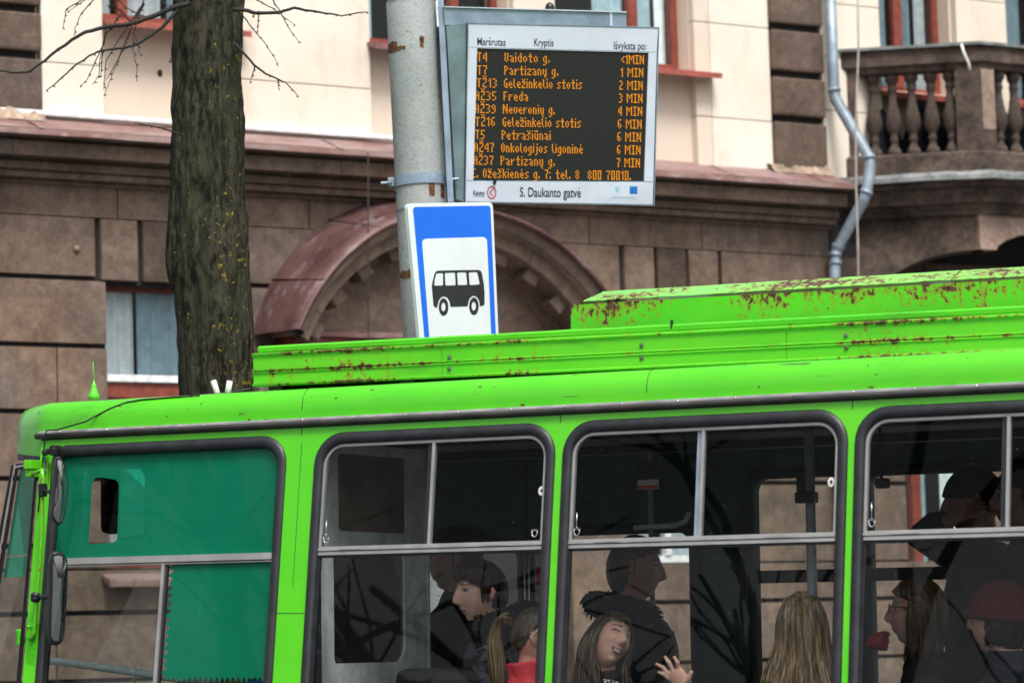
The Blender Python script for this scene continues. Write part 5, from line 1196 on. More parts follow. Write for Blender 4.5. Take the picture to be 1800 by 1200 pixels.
# hand poles
for px, y, r_ in ((1426, 1.25, .0195), (925, 1.9, .011), (1165 - 20, 2.1, .012)):
    P = busy(px, 950, y); b = MB(); b.tube([(P.x, y, FLOOR), (P.x, y, GZ - .02)], r_, 14); b.build('hand_pole', 'greypipe' if px > 1000 else 'chrome', bus)
P = busy(1422, 874, 1.22); b = MB(); b.box((P.x - .05, P.y - .03, P.z - .022), (P.x + .03, P.y + .03, P.z + .022), 0, 0, .008); b.box((P.x - .045, P.y - .02, P.z + .02), (P.x - .018, P.y + .01, P.z + .10), 0, 0, .006); b.build('stop_button', 'black', bus)
P = busy(1549, 840, 1.1); b = MB(); b.box((P.x - .02, P.y - .02, P.z - .04), (P.x + .03, P.y + .02, P.z + .0), 0, 0, .008); b.tube([P, P + Vector((.0, 0, .25))], .008, 8); b.build('hanging_grip', 'black', bus)
P = busy(1139, 851, 1.0); b = MB(); b.box((P.x - .045, P.y, P.z - .018), (P.x + .045, P.y + .004, P.z + .018)); nt = b.build('notice', 'curtain', bus)
b = MB(); b.box((P.x - .043, P.y - .002, P.z - .016), (P.x + .043, P.y - .0006, P.z - .003)); b.build('notice_stripe', 'coral', nt)
P = busy(1139, 828, 1.02); b = MB(); b.box((P.x - .04, P.y, P.z - .03), (P.x + .035, P.y + .02, P.z + .04), 0, 0, .006); b.build('ceiling_bracket', 'interior_dark', bus)
b = MB(); b.tube([busy(x_, y_, 1.5) for x_, y_ in ((1115, 927), (1150, 925), (1185, 923), (1203, 917), (1212, 900))], .012, 8); b.build('grab_rail', 'greypipe', bus)
P = busy(948, 1015, 2.1); b = MB(); b.box((P.x - .02, P.y, P.z - .13), (P.x + .05, P.y + .006, P.z + .10)); nt = b.build('notice', 'white_stick', bus)
b = MB(); b.box((P.x - .015, P.y - .002, P.z - .03), (P.x + .045, P.y - .0005, P.z + .05)); b.build('notice_stripe', 'coral', nt)
b = MB()
for z in (1001, 1017):
    A = busy(1757, z - 2, 2.29); b.box((A.x, 2.285, A.z - .010), (A.x + .25, 2.29, A.z + .006))
A = busy(1770, 991, 2.29); b.box((A.x, 2.285, A.z - .004), (A.x + .08, 2.29, A.z + .004)); b.box((A.x, 2.285, A.z - .08), (A.x + .10, 2.29, A.z - .055)); b.build('window_sticker', 'red', bus)
# seats
def seat(px, py, y, label=None, rz=0):
    P = busy(px, py, y); zt_ = P.z; s_ = empty('seat_tmp', (0, 0, 0)); bpy.data.objects.remove(s_)
    mb = MB(); mb.box((-.05, -.21, zt_ - .62), (.05, .21, zt_), 0, 0, .05); o = mb.build('passenger_seat', 'seat', bus); o.location = (P.x, P.y, 0); o.rotation_euler.z = rz
    k = MB(); k.box((-.47, -.21, zt_ - .66), (-.04, .21, zt_ - .57), 0, 0, .03); k.build('seat_cushion', 'seat', o)
    k = MB(); k.tube([(-.25, 0, FLOOR), (-.25, 0, zt_ - .63)], .03, 10); k.build('seat_leg', 'greypipe', o); return o
seat(785, 1173, .33, rz=math.pi * .5); seat(900, 1215, .62); seat(1120, 1225, .55, rz=math.pi); seat(1300, 1230, .55); seat(1480, 1215, .6); seat(1700, 1215, .6)
# wheels
for xw in (-.1, 6.2):
    mb = MB(); mb.lathe([(.30, .30), (.46, .29), (.49, .25), (.49, .06), (.46, .02), (.30, .01)], (xw, .05, .49), 32, 0, (0, 1, 0)); wh = mb.build('wheel', 'rubber', bus)
    mb = MB(); mb.lathe([(.29, .02), (.27, .04), (.12, .05), (.10, .02), (.02, .02)], (xw, .05, .49), 24, 0, (0, 1, 0)); mb.build('rim', 'zinc', wh)

# ================================================================== PASSENGERS
def quilt():
    t = NT('quilted shiny coat'); hs_ = []
    for rz in (.75, -.75):
        mp = t.n('ShaderNodeMapping'); mp.inputs['Rotation'].default_value = (.25, rz, rz * .6); t.l(t.tc.outputs['Object'], mp.inputs[0])
        w = t.n('ShaderNodeTexWave', wave_type='BANDS', bands_direction='Z'); w.inputs['Scale'].default_value = 7; w.inputs['Distortion'].default_value = 1.5; w.inputs['Detail'].default_value = 2; t.l(mp.outputs[0], w.inputs[0]); hs_.append(w.outputs['Fac'])
    h = t.math('ADD', t.math('MINIMUM', hs_[0], hs_[1]), t.math('MULTIPLY', t.noise(30, 4), .5))
    t.principled(t.mix(t.noise(25, 4), (.016, .018, .026), (.040, .043, .056)), .38, 0, .5, h, .012, .8); return t.m
M['coat_quilt'] = quilt()
def gz(x, s_): return math.exp(-(x / s_) ** 2)
def head_pt(d, smile=0.):
    a, b_, c_ = .075, .097, .117
    r = 1 / math.sqrt((d.x / a) ** 2 + (d.y / b_) ** 2 + (d.z / c_) ** 2); p = d * r
    if p.z < 0:
        t = min(-p.z / c_, 1); p.x *= 1 - .26 * t * t
        p.y *= (1 - .42 * t) if p.y < 0 else (1 - .05 * t)
    if p.y > 0:
        x, z, ax = p.x, p.z, abs(p.x); w = min(1, p.y / .05); y = 0
        t = 0 if z > .034 else ((.034 - z) / .062 if z > -.028 else max(0, 1 - (-.028 - z) / .016))
        y += .030 * gz(x, .0105 + .004 * min(t, 1)) * t ** .8 if t > 0 else 0
        y += .008 * gz(ax - .013, .008) * gz(z + .033, .009)
        y -= .011 * gz(ax - .032, .017) * gz(z - .017, .013)
        y += .005 * gz(ax - .028, .024) * gz(z - .040, .010)
        y += .008 * gz(x, .023) * (gz(z + .057, .006) + gz(z + .069, .006)); y -= .005 * gz(x, .026) * gz(z + .063, .003)
        y += .011 * gz(x, .022) * gz(z + .103, .015); y -= .004 * gz(x, .02) * gz(z + .083, .006)
        y += (.005 + .006 * smile) * gz(ax - .044, .018) * gz(z + .022, .02)
        p.y += y * w
    return p
def sphere_grid(fn, nu=72, nv=54):
    return [[fn(Vector((math.sin(math.pi * (j + .5) / nv) * math.sin(2 * math.pi * i / nu), math.sin(math.pi * (j + .5) / nv) * math.cos(2 * math.pi * i / nu), -math.cos(math.pi * (j + .5) / nv)))) for i in range(nu)] for j in range(nv)]
def remesh(mb, vox, smooth=2):
    o = mb.build('temporary', 'skin'); md = o.modifiers.new('r', 'REMESH'); md.mode = 'VOXEL'; md.voxel_size = vox
    if smooth: s_ = o.modifiers.new('s', 'SMOOTH'); s_.iterations = smooth; s_.factor = .5
    dg = bpy.context.evaluated_depsgraph_get(); bpy.context.view_layer.update()
    me = bpy.data.meshes.new_from_object(o.evaluated_get(dg), depsgraph=dg); old = o.data; bpy.data.objects.remove(o); bpy.data.meshes.remove(old)
    me.materials.clear(); me.polygons.foreach_set('use_smooth', [True] * len(me.polygons)); return me
def link_mesh(name, me, mats, parent):
    me.name = name
    for m in mats: me.materials.append(M[m])
    o = bpy.data.objects.new(name, me); COL.objects.link(o); o.parent = parent; return o
def hand_tubes(mb, wr, fwd, nrm, curl=.5, s_=1.0, side=1):
    fwd = fwd.normalized(); nrm = (nrm - fwd * nrm.dot(fwd)).normalized(); lat = fwd.cross(nrm) * side
    mb.tube([wr - fwd * .02, wr + fwd * .03 * s_, wr + fwd * .07 * s_, wr + fwd * .092 * s_], [.026 * s_, .034 * s_, .039 * s_, .030 * s_], 12, 0, True, True, 0, .42, nrm)
    for k, (L, o) in enumerate(((.070, -.028), (.080, -.009), (.074, .010), (.058, .027))):
        p = wr + fwd * .085 * s_ + lat * o * s_; d = fwd.copy(); pts = [p]
        for q in range(3):
            a = curl * (.35 + .35 * q); d = (fwd * math.cos(a) + nrm * -math.sin(a)) + lat * o * 2.2; p = p + d.normalized() * L * s_ * (.42, .32, .26)[q]; pts.append(p)
        mb.tube(pts, [.0092 * s_, .0086 * s_, .0078 * s_, .0062 * s_], 8)
    p = wr + fwd * .03 * s_ - lat * .03 * s_; mb.tube([p, p + (fwd * .6 - lat * .8) * .035 * s_, p + (fwd * .9 - lat * .5) * .065 * s_], [.0125 * s_, .0105 * s_, .008 * s_], 8)

def person(label, H, yaw, head=(0, 0, 0), torso=None, skin='skin', coat='coat_black', standing=False, vox=.005, hair=None, expr='calm', lean=0., scale=1.0, arms=None, collar=True, girth=1.0, trousers='denim', group=None, ears=True, chigh=.0):
    torso = yaw if torso is None else torso
    base = Matrix.Translation((H.x, H.y, FLOOR)) @ Matrix.Rotation(R(torso), 4, 'Z')
    root = empty('person', mat=BUS_M @ base); tag(root, label, 'person', group)
    hz = H.z - FLOOR; S = scale
    Hl = Vector((0, 0, hz)); HM = Matrix.Translation(Hl) @ Matrix.Rotation(R(yaw - torso + head[0]), 4, 'Z') @ Matrix.Rotation(R(head[1]), 4, 'X') @ Matrix.Rotation(R(head[2]), 4, 'Y') @ Matrix.Scale(S, 4)
    L = lambda x, y, z: Vector((x * S, (y - .03 + lean * (-z)) * S, hz + z * S))
    b = MB(); b.grid([[HM @ p for p in r_] for r_ in sphere_grid(lambda d: head_pt(d, expr == 'laugh'))], 0, True)
    b.add([HM @ head_pt(Vector((0, 0, -1))), HM @ head_pt(Vector((0, 0, 1)))], [])
    for r_, rev in ((0, True), (53, False)):
        ring = [HM @ p for p in sphere_grid(head_pt, 72, 54)[r_]]; b.add(ring, [tuple(range(72))])
    for sx in (-1, 1):      # ears
        if ears: b.tube([HM @ Vector((sx * .070, -.004, -.022)), HM @ Vector((sx * .079, -.010, -.012)), HM @ Vector((sx * .084, -.016, .008)), HM @ Vector((sx * .082, -.012, .024)), HM @ Vector((sx * .073, .0, .026))], [.009 * S, .012 * S, .013 * S, .012 * S, .008 * S], 8)
        b.tube([HM @ Vector((sx * .032, .060, .017)), HM @ Vector((sx * .0322, .079, .017))], [.011 * S, .0105 * S], 10)
    b.tube([HM @ Vector((0, -.02, -.06)), L(0, .0, -.145), L(0, .0, -.20)], [.052 * S, .055 * S, .066 * S], 16)
    rings = [(-.17, .06, .05), (-.20, .13, .07), (-.235, .175, .085), (-.30, .178, .10), (-.40, .165, .108), (-.52, .145, .10), (-.62, .16, .11), (-.70, .165, .12), (-.75, .14, .11)]
    def torso_rows(g): return [[L((w + g) * girth * math.cos(2 * math.pi * k / 28), (d + g) * girth * math.sin(2 * math.pi * k / 28), z) for k in range(28)] for z, w, d in rings]
    def closed(mb, rows): mb.grid(rows, 0, True); mb.add(rows[0], [tuple(range(len(rows[0])))]); mb.add(rows[-1], [tuple(range(len(rows[-1])))])
    closed(b, torso_rows(-.012))
    if arms is None:
        if standing: arms = [[L(s_ * .165, 0, -.235), L(s_ * .21, -.01, -.50), L(s_ * .20, .06, -.74)] for s_ in (-1, 1)]
        else: arms = [[L(s_ * .165, 0, -.235), L(s_ * .225, .04, -.50), L(s_ * .10, .25, -.57)] for s_ in (-1, 1)]
    legs = []
    for s_ in (-1, 1):
        if standing: legs.append([L(s_ * .09, 0, -.72), L(s_ * .10, .02, -1.12), Vector((s_ * .10, 0, .06)), Vector((s_ * .11, .14, .035))])
        else: legs.append([L(s_ * .09, .02, -.70), L(s_ * .11, .44, -.68), Vector((s_ * .11, .46, .08)), Vector((s_ * .11, .60, .04))])
    for s_, A in zip((-1, 1), arms):
        b.tube([A[0], A[0].lerp(A[1], .5), A[1], A[1].lerp(A[2], .5), A[2]], [.05 * S, .043 * S, .037 * S, .034 * S, .025 * S], 12)
        if len(A) > 3: A[3](b)
        else: hand_tubes(b, A[2], (A[2] - A[1]), Vector((0, 0, 1)) if not standing else Vector((0, 1, 0)), .7, S * .95, s_)
    for Lg in legs: b.tube(Lg, [.075 * S, .056 * S, .042 * S, .036 * S], 12)
    me = remesh(b, vox, 2 if vox < .006 else 1)
    o = link_mesh('body', me, [skin, 'lip', 'brow', 'eyewhite', 'iris', 'teeth'], root)
    HI = HM.inverted(); mi = [0] * len(me.polygons)
    for p in me.polygons:
        c = HI @ p.center
        if c.y < .03 or abs(c.z) > .13 or abs(c.x) > .075: continue
        ax, z = abs(c.x), c.z
        if expr == 'laugh':
            m_ = (c.x / .027) ** 2 + ((z + .0645 - c.x * c.x * 11) / .0095) ** 2
            if m_ < .42 and z > -.068 + c.x * c.x * 11: mi[p.index] = 5
            elif m_ < .5: mi[p.index] = 2
            elif m_ < 1.25: mi[p.index] = 1
            e = abs(z - (.0165 - ((ax - .032) / .018) ** 2 * .005 + .003))
            if .016 < ax < .049 and e < .0032: mi[p.index] = 2
        else:
            if (c.x / .024) ** 2 + ((z + .063) / .0088) ** 2 < 1: mi[p.index] = 1
            if (c.x / .025) ** 2 + ((z + .063) / .0018) ** 2 < 1: mi[p.index] = 2
            e = ((ax - .033) / .0145) ** 2 + ((z - .0165) / .0062) ** 2
            if e < 1.0: mi[p.index] = 3
            if e < 1.7 and z > .0165 + .0035: mi[p.index] = 2
            if (ax - .0335) ** 2 + (z - .0165) ** 2 < .0056 ** 2 and e < 1.2: mi[p.index] = 4
        if .014 < ax < .050 and abs(z - (.0405 - ((ax - .030) / .02) ** 2 * .0035)) < .0036 * (1 - .5 * (ax - .014) / .036): mi[p.index] = 2
    me.polygons.foreach_set('material_index', mi)
    # clothing over the body
    b = MB(); closed(b, torso_rows(.022))
    for A in arms:
        w = A[2] if len(A) < 4 else A[1].lerp(A[2], .86); w = A[1].lerp(A[2], .9)
        b.tube([A[0] + Vector((0, 0, .0)), A[0].lerp(A[1], .5), A[1], A[1].lerp(w, .5), w], [.078 * S, .070 * S, .062 * S, .055 * S, .046 * S], 12)
    if collar: b.tube([L(0, .0, -.20), L(0, -.005, -.15), L(0, -.010, -.125 + chigh)], [.10 * S, .080 * S, (.074 + chigh * .3) * S], 16)
    # creases pressed into the cloth
    for v in b.v: v += Vector((noise.noise(v * 14), noise.noise(v * 14 + Vector((7, 0, 0))), noise.noise(v * 14 + Vector((0, 9, 0))))) * .010
    link_mesh('coat', remesh(b, .008, 2), [coat], root)
    for Lg in legs:
        b = MB(); b.tube([Lg[0] + (Lg[0] - Lg[1]) * .1, Lg[0].lerp(Lg[1], .5), Lg[1], Lg[1].lerp(Lg[2], .5), Lg[2]], [.098 * S, .090 * S, .075 * S, .065 * S, .06 * S], 12); b.build('trouser_leg', trousers, root)
        b = MB(); b.tube([Lg[2] - Vector((0, .05, .02)), Lg[2] + Vector((0, .02, -.01)), Lg[3] + Vector((0, .03, -.004))], [.042, .046, .034], 12); b.build('shoe', 'black', root)
    if hair: hair(root, HM, L, S)
    return root, HM, L

def hair_cap(root, HM, mat, cover, thick=1.10, rough=.006, name='hair', seed=0., smile=False):
    b = MB(); rows = []
    def fn(d):
        p = head_pt(d); dj = d + Vector((0, noise.noise(Vector((d.x * 30 + seed, d.y * 30, 0))), noise.noise(Vector((d.x * 34, d.y * 34 + seed, 5))))) * .07; c = min(1, max(0, cover(dj, p))); n_ = noise.noise(Vector((d.x * 9 + seed, d.y * 9, d.z * 2.2))) + .5 * noise.noise(Vector((d.x * 22 + seed, d.y * 22, d.z * 3)))
        q = d * (1 / math.sqrt((d.x / .079) ** 2 + (d.y / .101) ** 2 + (d.z / .121) ** 2))
        return HM @ (q * (thick + rough * 10 * n_ * .6) * c + p * .90 * (1 - c))
    rows = sphere_grid(fn, 96, 60); b.grid(rows, 0, True); b.add(rows[-1], [tuple(range(96))]); b.add(rows[0], [tuple(range(96))]); return b.build(name, mat, root)
def locks(b, HM, starts, fall, r0=.009, n=9, seed=1):
    """tapered locks: each start (head-local) then a list of further points given by fall(start, rnd)"""
    rn = random.Random(seed)
    for st in starts:
        pts = [HM @ Vector(st)] + [Vector(p) for p in fall(Vector(st), rn)]
        fine = []
        k = len(pts)
        for i in range(n + 1):
            t = i / n * (k - 1); j = min(int(t), k - 2); f = t - j
            p0, p1, p2, p3 = pts[max(j - 1, 0)], pts[j], pts[j + 1], pts[min(j + 2, k - 1)]
            fine.append(.5 * ((2 * p1) + (p2 - p0) * f + (2 * p0 - 5 * p1 + 4 * p2 - p3) * f * f + (3 * p1 - p0 - 3 * p2 + p3) * f ** 3))
        rr_ = r0 * rn.uniform(.6, 1.25)
        b.tube(fine, [rr_ * (.75 + .5 * min(1, 3 * i / n)) * (1 - .75 * (i / n) ** 3) for i in range(n + 1)], 6, 0, True, True, rn.random() ** 2, .5)
def fur_ring(root, L, S, rad, z, m='fur', seed=2, thick=.045, y0=-.01):
    b = MB(); rn = random.Random(seed); pts = [L(rad * math.cos(t), rad * .85 * math.sin(t) + y0, z - .03 * math.sin(t)) for t in [2 * math.pi * k / 24 for k in range(25)]]
    b.tube(pts, [thick * S * (1 + .2 * noise.noise(p * 20)) for p in pts], 12, 0, False)
    for k in range(700):
        t = rn.uniform(0, 2 * math.pi); c = L(rad * math.cos(t), rad * .85 * math.sin(t) + y0, z - .03 * math.sin(t)); d = Vector((rn.gauss(0, 1), rn.gauss(0, 1), rn.gauss(.2, 1))).normalized()
        b.tube([c + d * thick * .8 * S, c + d * thick * 1.15 * S, c + d * (thick * 1.35) * S + Vector((0, 0, -.01))], [.004, .003, .0006], 4, 0, False)
    b.build('fur_collar', m, root)

# --- the auburn haired woman in the quilted coat
def hair1(root, HM, L, S):
    hair_cap(root, HM, 'hair_auburn', lambda d, p: 1 if (d.z > .55 - .25 * (d.y < .2) or (d.y < .22 and d.z > .12) or False) and not (d.y > .42 and d.z < .55) else (min(1, (d.z + .72) / .25) if d.y < -.22 else 0), 1.07, .005)
    b = MB(); st = []
    rn = random.Random(5)
    for k in range(300):
        a = rn.uniform(-1.9, 1.9); st.append((.088 * math.sin(a), .106 * math.cos(a) * .9, .075 + .03 * rn.random()))
    def fall(s_, rn):
        a = math.atan2(s_.x, s_.y); o = .086 + .006 * rn.random()
        if abs(a) < .75: e = .045 + .018 * rn.random() + .02 * (abs(a))
        elif abs(a) < 1.2: e = .045 - .02 * (abs(a) - .75) / .45 + .01 * rn.random()
        elif abs(a) < 1.55: e = -.005 - .03 * rn.random()
        else: e = .012 - .02 * rn.random()
        yy = .105 if abs(a) < 1 else .097
        return [HM @ Vector((o * math.sin(a), yy * math.cos(a), (s_.z + e) / 2)), HM @ Vector((o * .98 * math.sin(a), yy * math.cos(a) * .99, e))]
    locks(b, HM, st, fall, .0042); b.build('fringe', 'hair_auburn', root)
P = busy(846, 1042, .50)
r1, HM1, L1_ = person('seated woman with short auburn hair and dark quilted coat with fur collar', P, 140, (0, -3, -3), 114, 'skin_ruddy', 'coat_quilt', hair=hair1, vox=.0042, lean=-.10, scale=1.0, girth=1.12)
fur_ring(r1, L1_, 1.0, .110, -.122, thick=.058, y0=-.045)

# --- man in a flat cap, silhouetted against the far window
def hair2(root, HM, L, S):
    b = MB(); b.grid(sphere_grid(lambda d: HM @ (Vector((d.x * .095, d.y * .125 - .012, .052 + max(d.z, -.25) * .085 - .012 * d.y))), 48, 30), 0, True)
    b.grid([[HM @ Vector((x, .095 + .045 * f * (1 - (x / .09) ** 2), .042 - .015 * f)) for x in [-.08 + .16 * i / 12 for i in range(13)]] for f in (0, .5, 1)], 0, False)
    b.build('flat_cap', 'coat_brown', root); hair_cap(root, HM, 'hair_dark', lambda d, p: 1 if d.y < .1 and d.z > -.3 else 0, 1.05)
P = busy(800, 985, 1.35)
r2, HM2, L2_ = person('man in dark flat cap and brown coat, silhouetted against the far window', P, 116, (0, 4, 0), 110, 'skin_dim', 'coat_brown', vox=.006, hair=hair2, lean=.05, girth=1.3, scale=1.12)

# --- girl with a pony tail and a coral jacket
def hair3(root, HM, L, S):
    hair_cap(root, HM, 'hair_brown', lambda d, p: 0 if (d.y > .5 and d.z < .62) else min(1, (d.z - (-.48 + .95 * max(0, min(1, (d.y + .75) / .8)))) / .14), 1.06, .004)
    b = MB(); rn = random.Random(8); st = [(rn.gauss(0, .010), -.105 + rn.gauss(0, .006), .070 + rn.gauss(0, .012)) for k in range(170)]
    def fall(s_, rn):
        w = rn.gauss(0, .016); u = rn.gauss(0, .011); l_ = rn.uniform(.20, .27)
        return [HM @ Vector((s_.x * 1.5 + w * .4, -.145 + u * .4, .074 + s_.z * .2)), HM @ Vector((w, -.172 + u, .0)), HM @ Vector((w * 1.2, -.168 + u * 1.2, -.09)), HM @ Vector((w * .9, -.165 + u, -l_))]
    locks(b, HM, st, fall, .0046, 12); b.build('pony_tail', 'hair_pony', root)
    b = MB(); b.tube([HM @ Vector((.018 * math.cos(t), -.118 + .006 * math.sin(t), .072 + .018 * math.sin(t))) for t in [k * math.pi / 6 for k in range(13)]], .006, 6); b.build('hair_band', 'hair_dark', root)
P = busy(944, 1122, .32)
r3, HM3, L3_ = person('girl with light brown pony tail and bright coral jacket', P, -64, (0, 2, 2), -75, 'skin', 'coral', vox=.0042, hair=hair3, lean=-.02, scale=.94, chigh=.035)

# --- laughing girl with long brown hair
def hair4(root, HM, L, S):
    hair_cap(root, HM, 'hair_brown', lambda d, p: 1 if (d.z > .52 or (d.y < .20 and d.z > -.6) or (d.y < -.1)) and not (d.y > .25 and d.z < .60) else 0, 1.09, .006)
    b = MB(); rn = random.Random(4); st = []
    for k in range(460):
        a = rn.uniform(-2.9, 2.9); a = math.copysign(max(abs(a), .25), a); st.append((.060 * math.sin(a), .075 * math.cos(a) * .8 + .005, .105 - .01 * rn.random()))
    def fall(s_, rn):
        a = math.atan2(s_.x, s_.y); a1 = math.copysign(max(abs(a), 1.12), a); j = lambda v: rn.gauss(0, v)
        p1 = HM @ Vector((.092 * math.sin(a1), .102 * math.cos(a1), .03)); p2 = HM @ Vector((.098 * math.sin(a1) + j(.006), .10 * math.cos(a1) - .01, -.08))
        e = p2 + Vector((j(.018), j(.015), -.16 - rn.random() * .16)); return [p1, p2, p2.lerp(e, .5) + Vector((j(.01), j(.01), 0)), e]
    locks(b, HM, st, fall, .0048, 12); b.build('long_hair', 'hair_brown', root)
    b = MB(); c = [L(.075 * math.cos(t), .062 * math.sin(t) + .0, -.175 - .012 * math.sin(t)) for t in [2 * math.pi * k / 20 for k in range(21)]]
    b.tube(c, [.034 * S * (1 + .25 * noise.noise(p * 30)) for p in c], 12, 0, False); b.build('scarf', 'hound', root)
P = busy(1071, 1127, .42)
MW = BUS_M @ Matrix.Translation((P.x, P.y, FLOOR)) @ Matrix.Rotation(R(-85), 4, 'Z'); MWI = (Matrix.Translation((P.x, P.y, FLOOR)) @ Matrix.Rotation(R(-85), 4, 'Z')).inverted()
HY = .24
hp = lambda x, y, yy=HY: MWI @ busy(x, y, yy)
def raised_hand(mb):
    mb.tube([hp(1200, 1216), hp(1196, 1200), hp(1191, 1188), hp(1187, 1178)], [.024, .034, .037, .030], 12, 0, True, True, 0, .45, MWI.to_3x3() @ Vector((0, -1, 0)))
    for f, r_ in (([(1178, 1186), (1165, 1172), (1152.5, 1166)], .0088), ([(1176, 1193), (1166, 1184), (1156, 1180)], .008), ([(1184, 1180), (1176, 1164), (1168, 1152.5)], .009), ([(1192, 1178), (1191, 1163), (1184, 1152.5)], .0085)):
        mb.tube([hp(f[0][0], f[0][1]), hp(f[1][0], f[1][1], HY - .012), hp(f[2][0], f[2][1], HY - .008)], [r_ * 1.05, r_, r_ * .72], 8)
    mb.tube([hp(1200, 1203), hp(1210, 1192), hp(1216.5, 1178)], [.0125, .0105, .0078], 8)
Lq = lambda x, y, z: Vector((x * .92, (y - .03) * .92, P.z - FLOOR + z * .92))
arms4 = [[Lq(-.165, 0, -.235), Lq(-.21, .06, -.48), Lq(-.08, .25, -.52)], [Lq(.165, 0, -.235), hp(1230, 1330, .22), hp(1201, 1215), raised_hand]]
r4, HM4, L4_ = person('laughing girl with long brown hair and checked scarf, raising her open hand', P, -116, (0, 12, -27), -85, 'skin', 'coat_black', vox=.0038, hair=hair4, expr='laugh', scale=.92, arms=arms4, lean=.0, ears=False)

# --- man in a hooded dark jacket, profile to the right
def hair5(root, HM, L, S):
    hair_cap(root, HM, 'hair_dark', lambda d, p: 1 if (d.z > .5 or (d.y < .05 and d.z > -.25) or (d.y < -.35)) and not (d.y > .4 and d.z < .6) else 0, 1.07, .004); fur_ring(root, L, S, .118, -.150, 'fur', 6, .040, -.03)
P = busy(1116, 1000, 1.55)
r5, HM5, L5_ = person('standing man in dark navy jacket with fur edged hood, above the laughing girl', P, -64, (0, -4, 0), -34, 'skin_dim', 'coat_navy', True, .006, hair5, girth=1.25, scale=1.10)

# --- blonde woman seen from behind
def hair6(root, HM, L, S):
    hair_cap(root, HM, 'hair_blonde', lambda d, p: 1 if not (d.y > .35 and d.z < .5) else 0, 1.10, .006, seed=3)
    b = MB(); rn = random.Random(12); st = []
    for k in range(760):
        a = math.pi + rn.uniform(-2.1, 2.1); t = rn.random(); st.append((.030 * math.sin(a) * (1 + t), .045 * math.cos(a) * (1 + t) - .01, .122 - .014 * t))
    def fall(s_, rn):
        a = math.atan2(s_.x, s_.y); j = lambda v: rn.gauss(0, v); p1 = HM @ Vector((.088 * math.sin(a), .112 * math.cos(a), .045)); p2 = HM @ Vector((.098 * math.sin(a) + j(.004), .112 * math.cos(a) - .006, -.07))
        u = math.sin(a); e = p2 + Vector((u * .045 + j(.012), -.012 + j(.012), -.17 - .16 * rn.random())); return [p1, p2, p2.lerp(e, .5) + Vector((u * .012 + j(.005), j(.006), 0)), e]
    locks(b, HM, st, fall, .0044, 12, 3); b.build('long_hair', 'hair_blonde', root)
P = busy(1410, 1103, .48)
r6, HM6, L6_ = person('woman with long dark blonde hair seen from behind through the third side window', P, 20, (0, 4, 0), 20, 'skin', 'coat_navy', vox=.006, hair=hair6, scale=1.0, ears=False)

# --- standing figure in the last window, arm bent up
def hair7(root, HM, L, S):
    hair_cap(root, HM, 'coat_black', lambda d, p: 1 if d.z > .22 or (d.y < .0 and d.z > -.1) else 0, 1.12, .003, 'knit_hat')
P = busy(1712, 885, 1.60)
Mq = (Matrix.Translation((P.x, P.y, FLOOR)) @ Matrix.Rotation(R(105), 4, 'Z')).inverted(); hq = lambda x, y, yy: Mq @ busy(x, y, yy)
Lz = lambda x, y, z: Vector((x * 1.12, (y - .03) * 1.12, P.z - FLOOR + z * 1.12))
arms7 = [[Lz(-.165, 0, -.235), Lz(-.21, .0, -.5), Lz(-.18, .08, -.72)], [Lz(.165, 0, -.235), hq(1622, 938, 1.45), hq(1668, 915, 1.42)]]
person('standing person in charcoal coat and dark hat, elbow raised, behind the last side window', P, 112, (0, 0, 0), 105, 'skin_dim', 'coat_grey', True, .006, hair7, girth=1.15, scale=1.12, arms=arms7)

# --- woman with glasses and brown hair, seen in profile
def hair8(root, HM, L, S):
    hair_cap(root, HM, 'hair_brown', lambda d, p: 1 if (d.z > .5 or (d.y < .25 and d.z > -.7)) and not (d.y > .4 and d.z < .6) else 0, 1.17, .006, seed=8)
    b = MB(); rn = random.Random(9); st = [(.075 * math.sin(a), .085 * math.cos(a), .08) for a in [math.copysign(rn.uniform(1.2, 3.1), rn.uniform(-1, 1)) for k in range(300)]]
    locks(b, HM, st, lambda s_, rn: [HM @ Vector((s_.x * 1.22, s_.y * 1.18, .0)), HM @ Vector((s_.x * 1.25, s_.y * 1.2 - .004, -.07)), HM @ Vector((s_.x * 1.2 + rn.gauss(0, .01), s_.y * 1.2, -.13 - .05 * rn.random()))], .0042, 8); b.build('hair_ends', 'hair_brown', root)
    b = MB()
    for sx in (-1, 1):
        b.tube([HM @ Vector((sx * .034 + .023 * math.cos(t), .104, .015 + .016 * math.sin(t))) for t in [k * math.pi / 8 for k in range(17)]], .0028, 6); b.tube([HM @ Vector((sx * .057, .102, .02)), HM @ Vector((sx * .078, .06, .022)), HM @ Vector((sx * .084, -.01, .018))], .0026, 6)
    b.tube([HM @ Vector((-.011, .106, .019)), HM @ Vector((.011, .106, .019))], .0026, 6); b.build('glasses', 'black', root)
P = busy(1612, 1080, .78)
person('seated woman with brown hair and black glasses in profile, behind the red flower', P, 112, (0, 6, 0), 112, 'skin_dim', 'coat_black', vox=.006, hair=hair8, lean=-.05, ears=False)

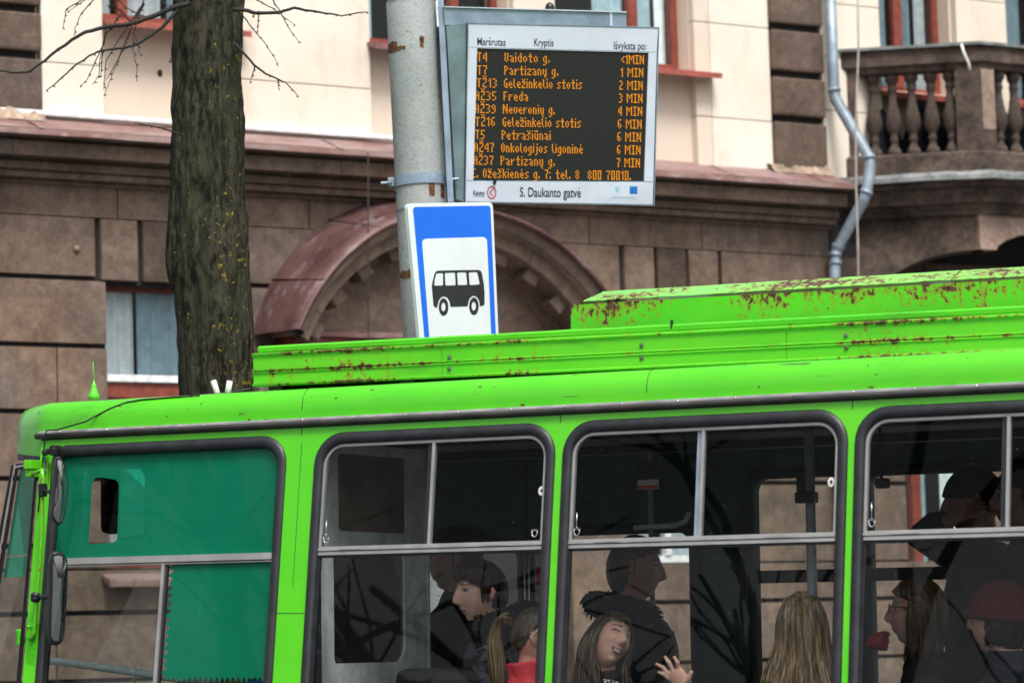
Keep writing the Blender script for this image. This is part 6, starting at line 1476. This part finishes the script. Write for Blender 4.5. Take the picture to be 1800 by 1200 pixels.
# --- person in a dark red knitted hat
def hair9(root, HM, L, S):
    b = MB(); b.grid(sphere_grid(lambda d: HM @ (Vector((d.x * .098, d.y * .122 - .008, .028 + max(d.z, -.12) * .118)) * (1 + .03 * noise.noise(d * 6))), 48, 30), 0, True)
    ring = [HM @ Vector((.099 * math.sin(t), .121 * math.cos(t) - .008, .020)) for t in [2 * math.pi * k / 30 for k in range(31)]]; b.tube(ring, .016, 8, 0, False); b.build('knitted_hat', 'red_knit', root)
    hair_cap(root, HM, 'hair_dark', lambda d, p: 1 if d.y < .15 and d.z > -.75 else 0, 1.10)
P = busy(1756, 1092, .62)
person('seated person in dark red knitted hat and navy jacket', P, 84, (0, 6, 0), 90, 'skin', 'coat_navy', vox=.006, hair=hair9, ears=False, chigh=.03, lean=-.06, girth=1.1, scale=1.06)
# --- bare headed man at the right edge
def hairA(root, HM, L, S): hair_cap(root, HM, 'hair_dark', lambda d, p: 1 if (d.z > .5 or (d.y < .05 and d.z > -.25)) and not (d.y > .4 and d.z < .6) else 0, 1.07, .004)
P = busy(1796, 880, 1.5)
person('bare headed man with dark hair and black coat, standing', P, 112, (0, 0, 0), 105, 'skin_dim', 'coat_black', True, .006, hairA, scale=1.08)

# --- red flower held up inside the last window
P = busy(1531, 1128, .66); fl = empty('red_flower', BUS_M @ (P + Vector((.02, 0, -.12)))); tag(fl, 'closed dark red flower bud held up inside the last side window', 'flower'); Mi = fl.matrix_world.inverted() @ BUS_M
b = MB(); ax = Vector((-.98, 0, .16)).normalized(); c0 = P + Vector((.034, 0, -.002))
for k in range(7):
    a = k * 2 * math.pi / 7; rows = []
    for i in range(9):
        t = i / 8; rad = .010 + .020 * math.sin(math.pi * .5 * min(1, t * 1.5)) + .003 * t + .003 * (k % 2) * t; row = []
        for j in range(7):
            e = a + (j / 6 - .5) * 1.45; row.append(c0 + Vector((-.052 + .078 * t - .016 * t * abs(j / 6 - .5) ** 2 * 4 + .006 * (k % 3) * t, 0, .006 * t)) + Vector((0, math.cos(e), math.sin(e))) * rad)
        rows.append(row)
    b.grid(rows)
b.build('bloom', 'petal', fl, Mi)
b = MB(); b.tube([c0 + Vector((-.045, 0, 0)), c0 + Vector((-.08, 0, -.02)), c0 + Vector((-.10, .01, -.14))], .004, 8); b.build('stem', 'interior', fl, Mi)
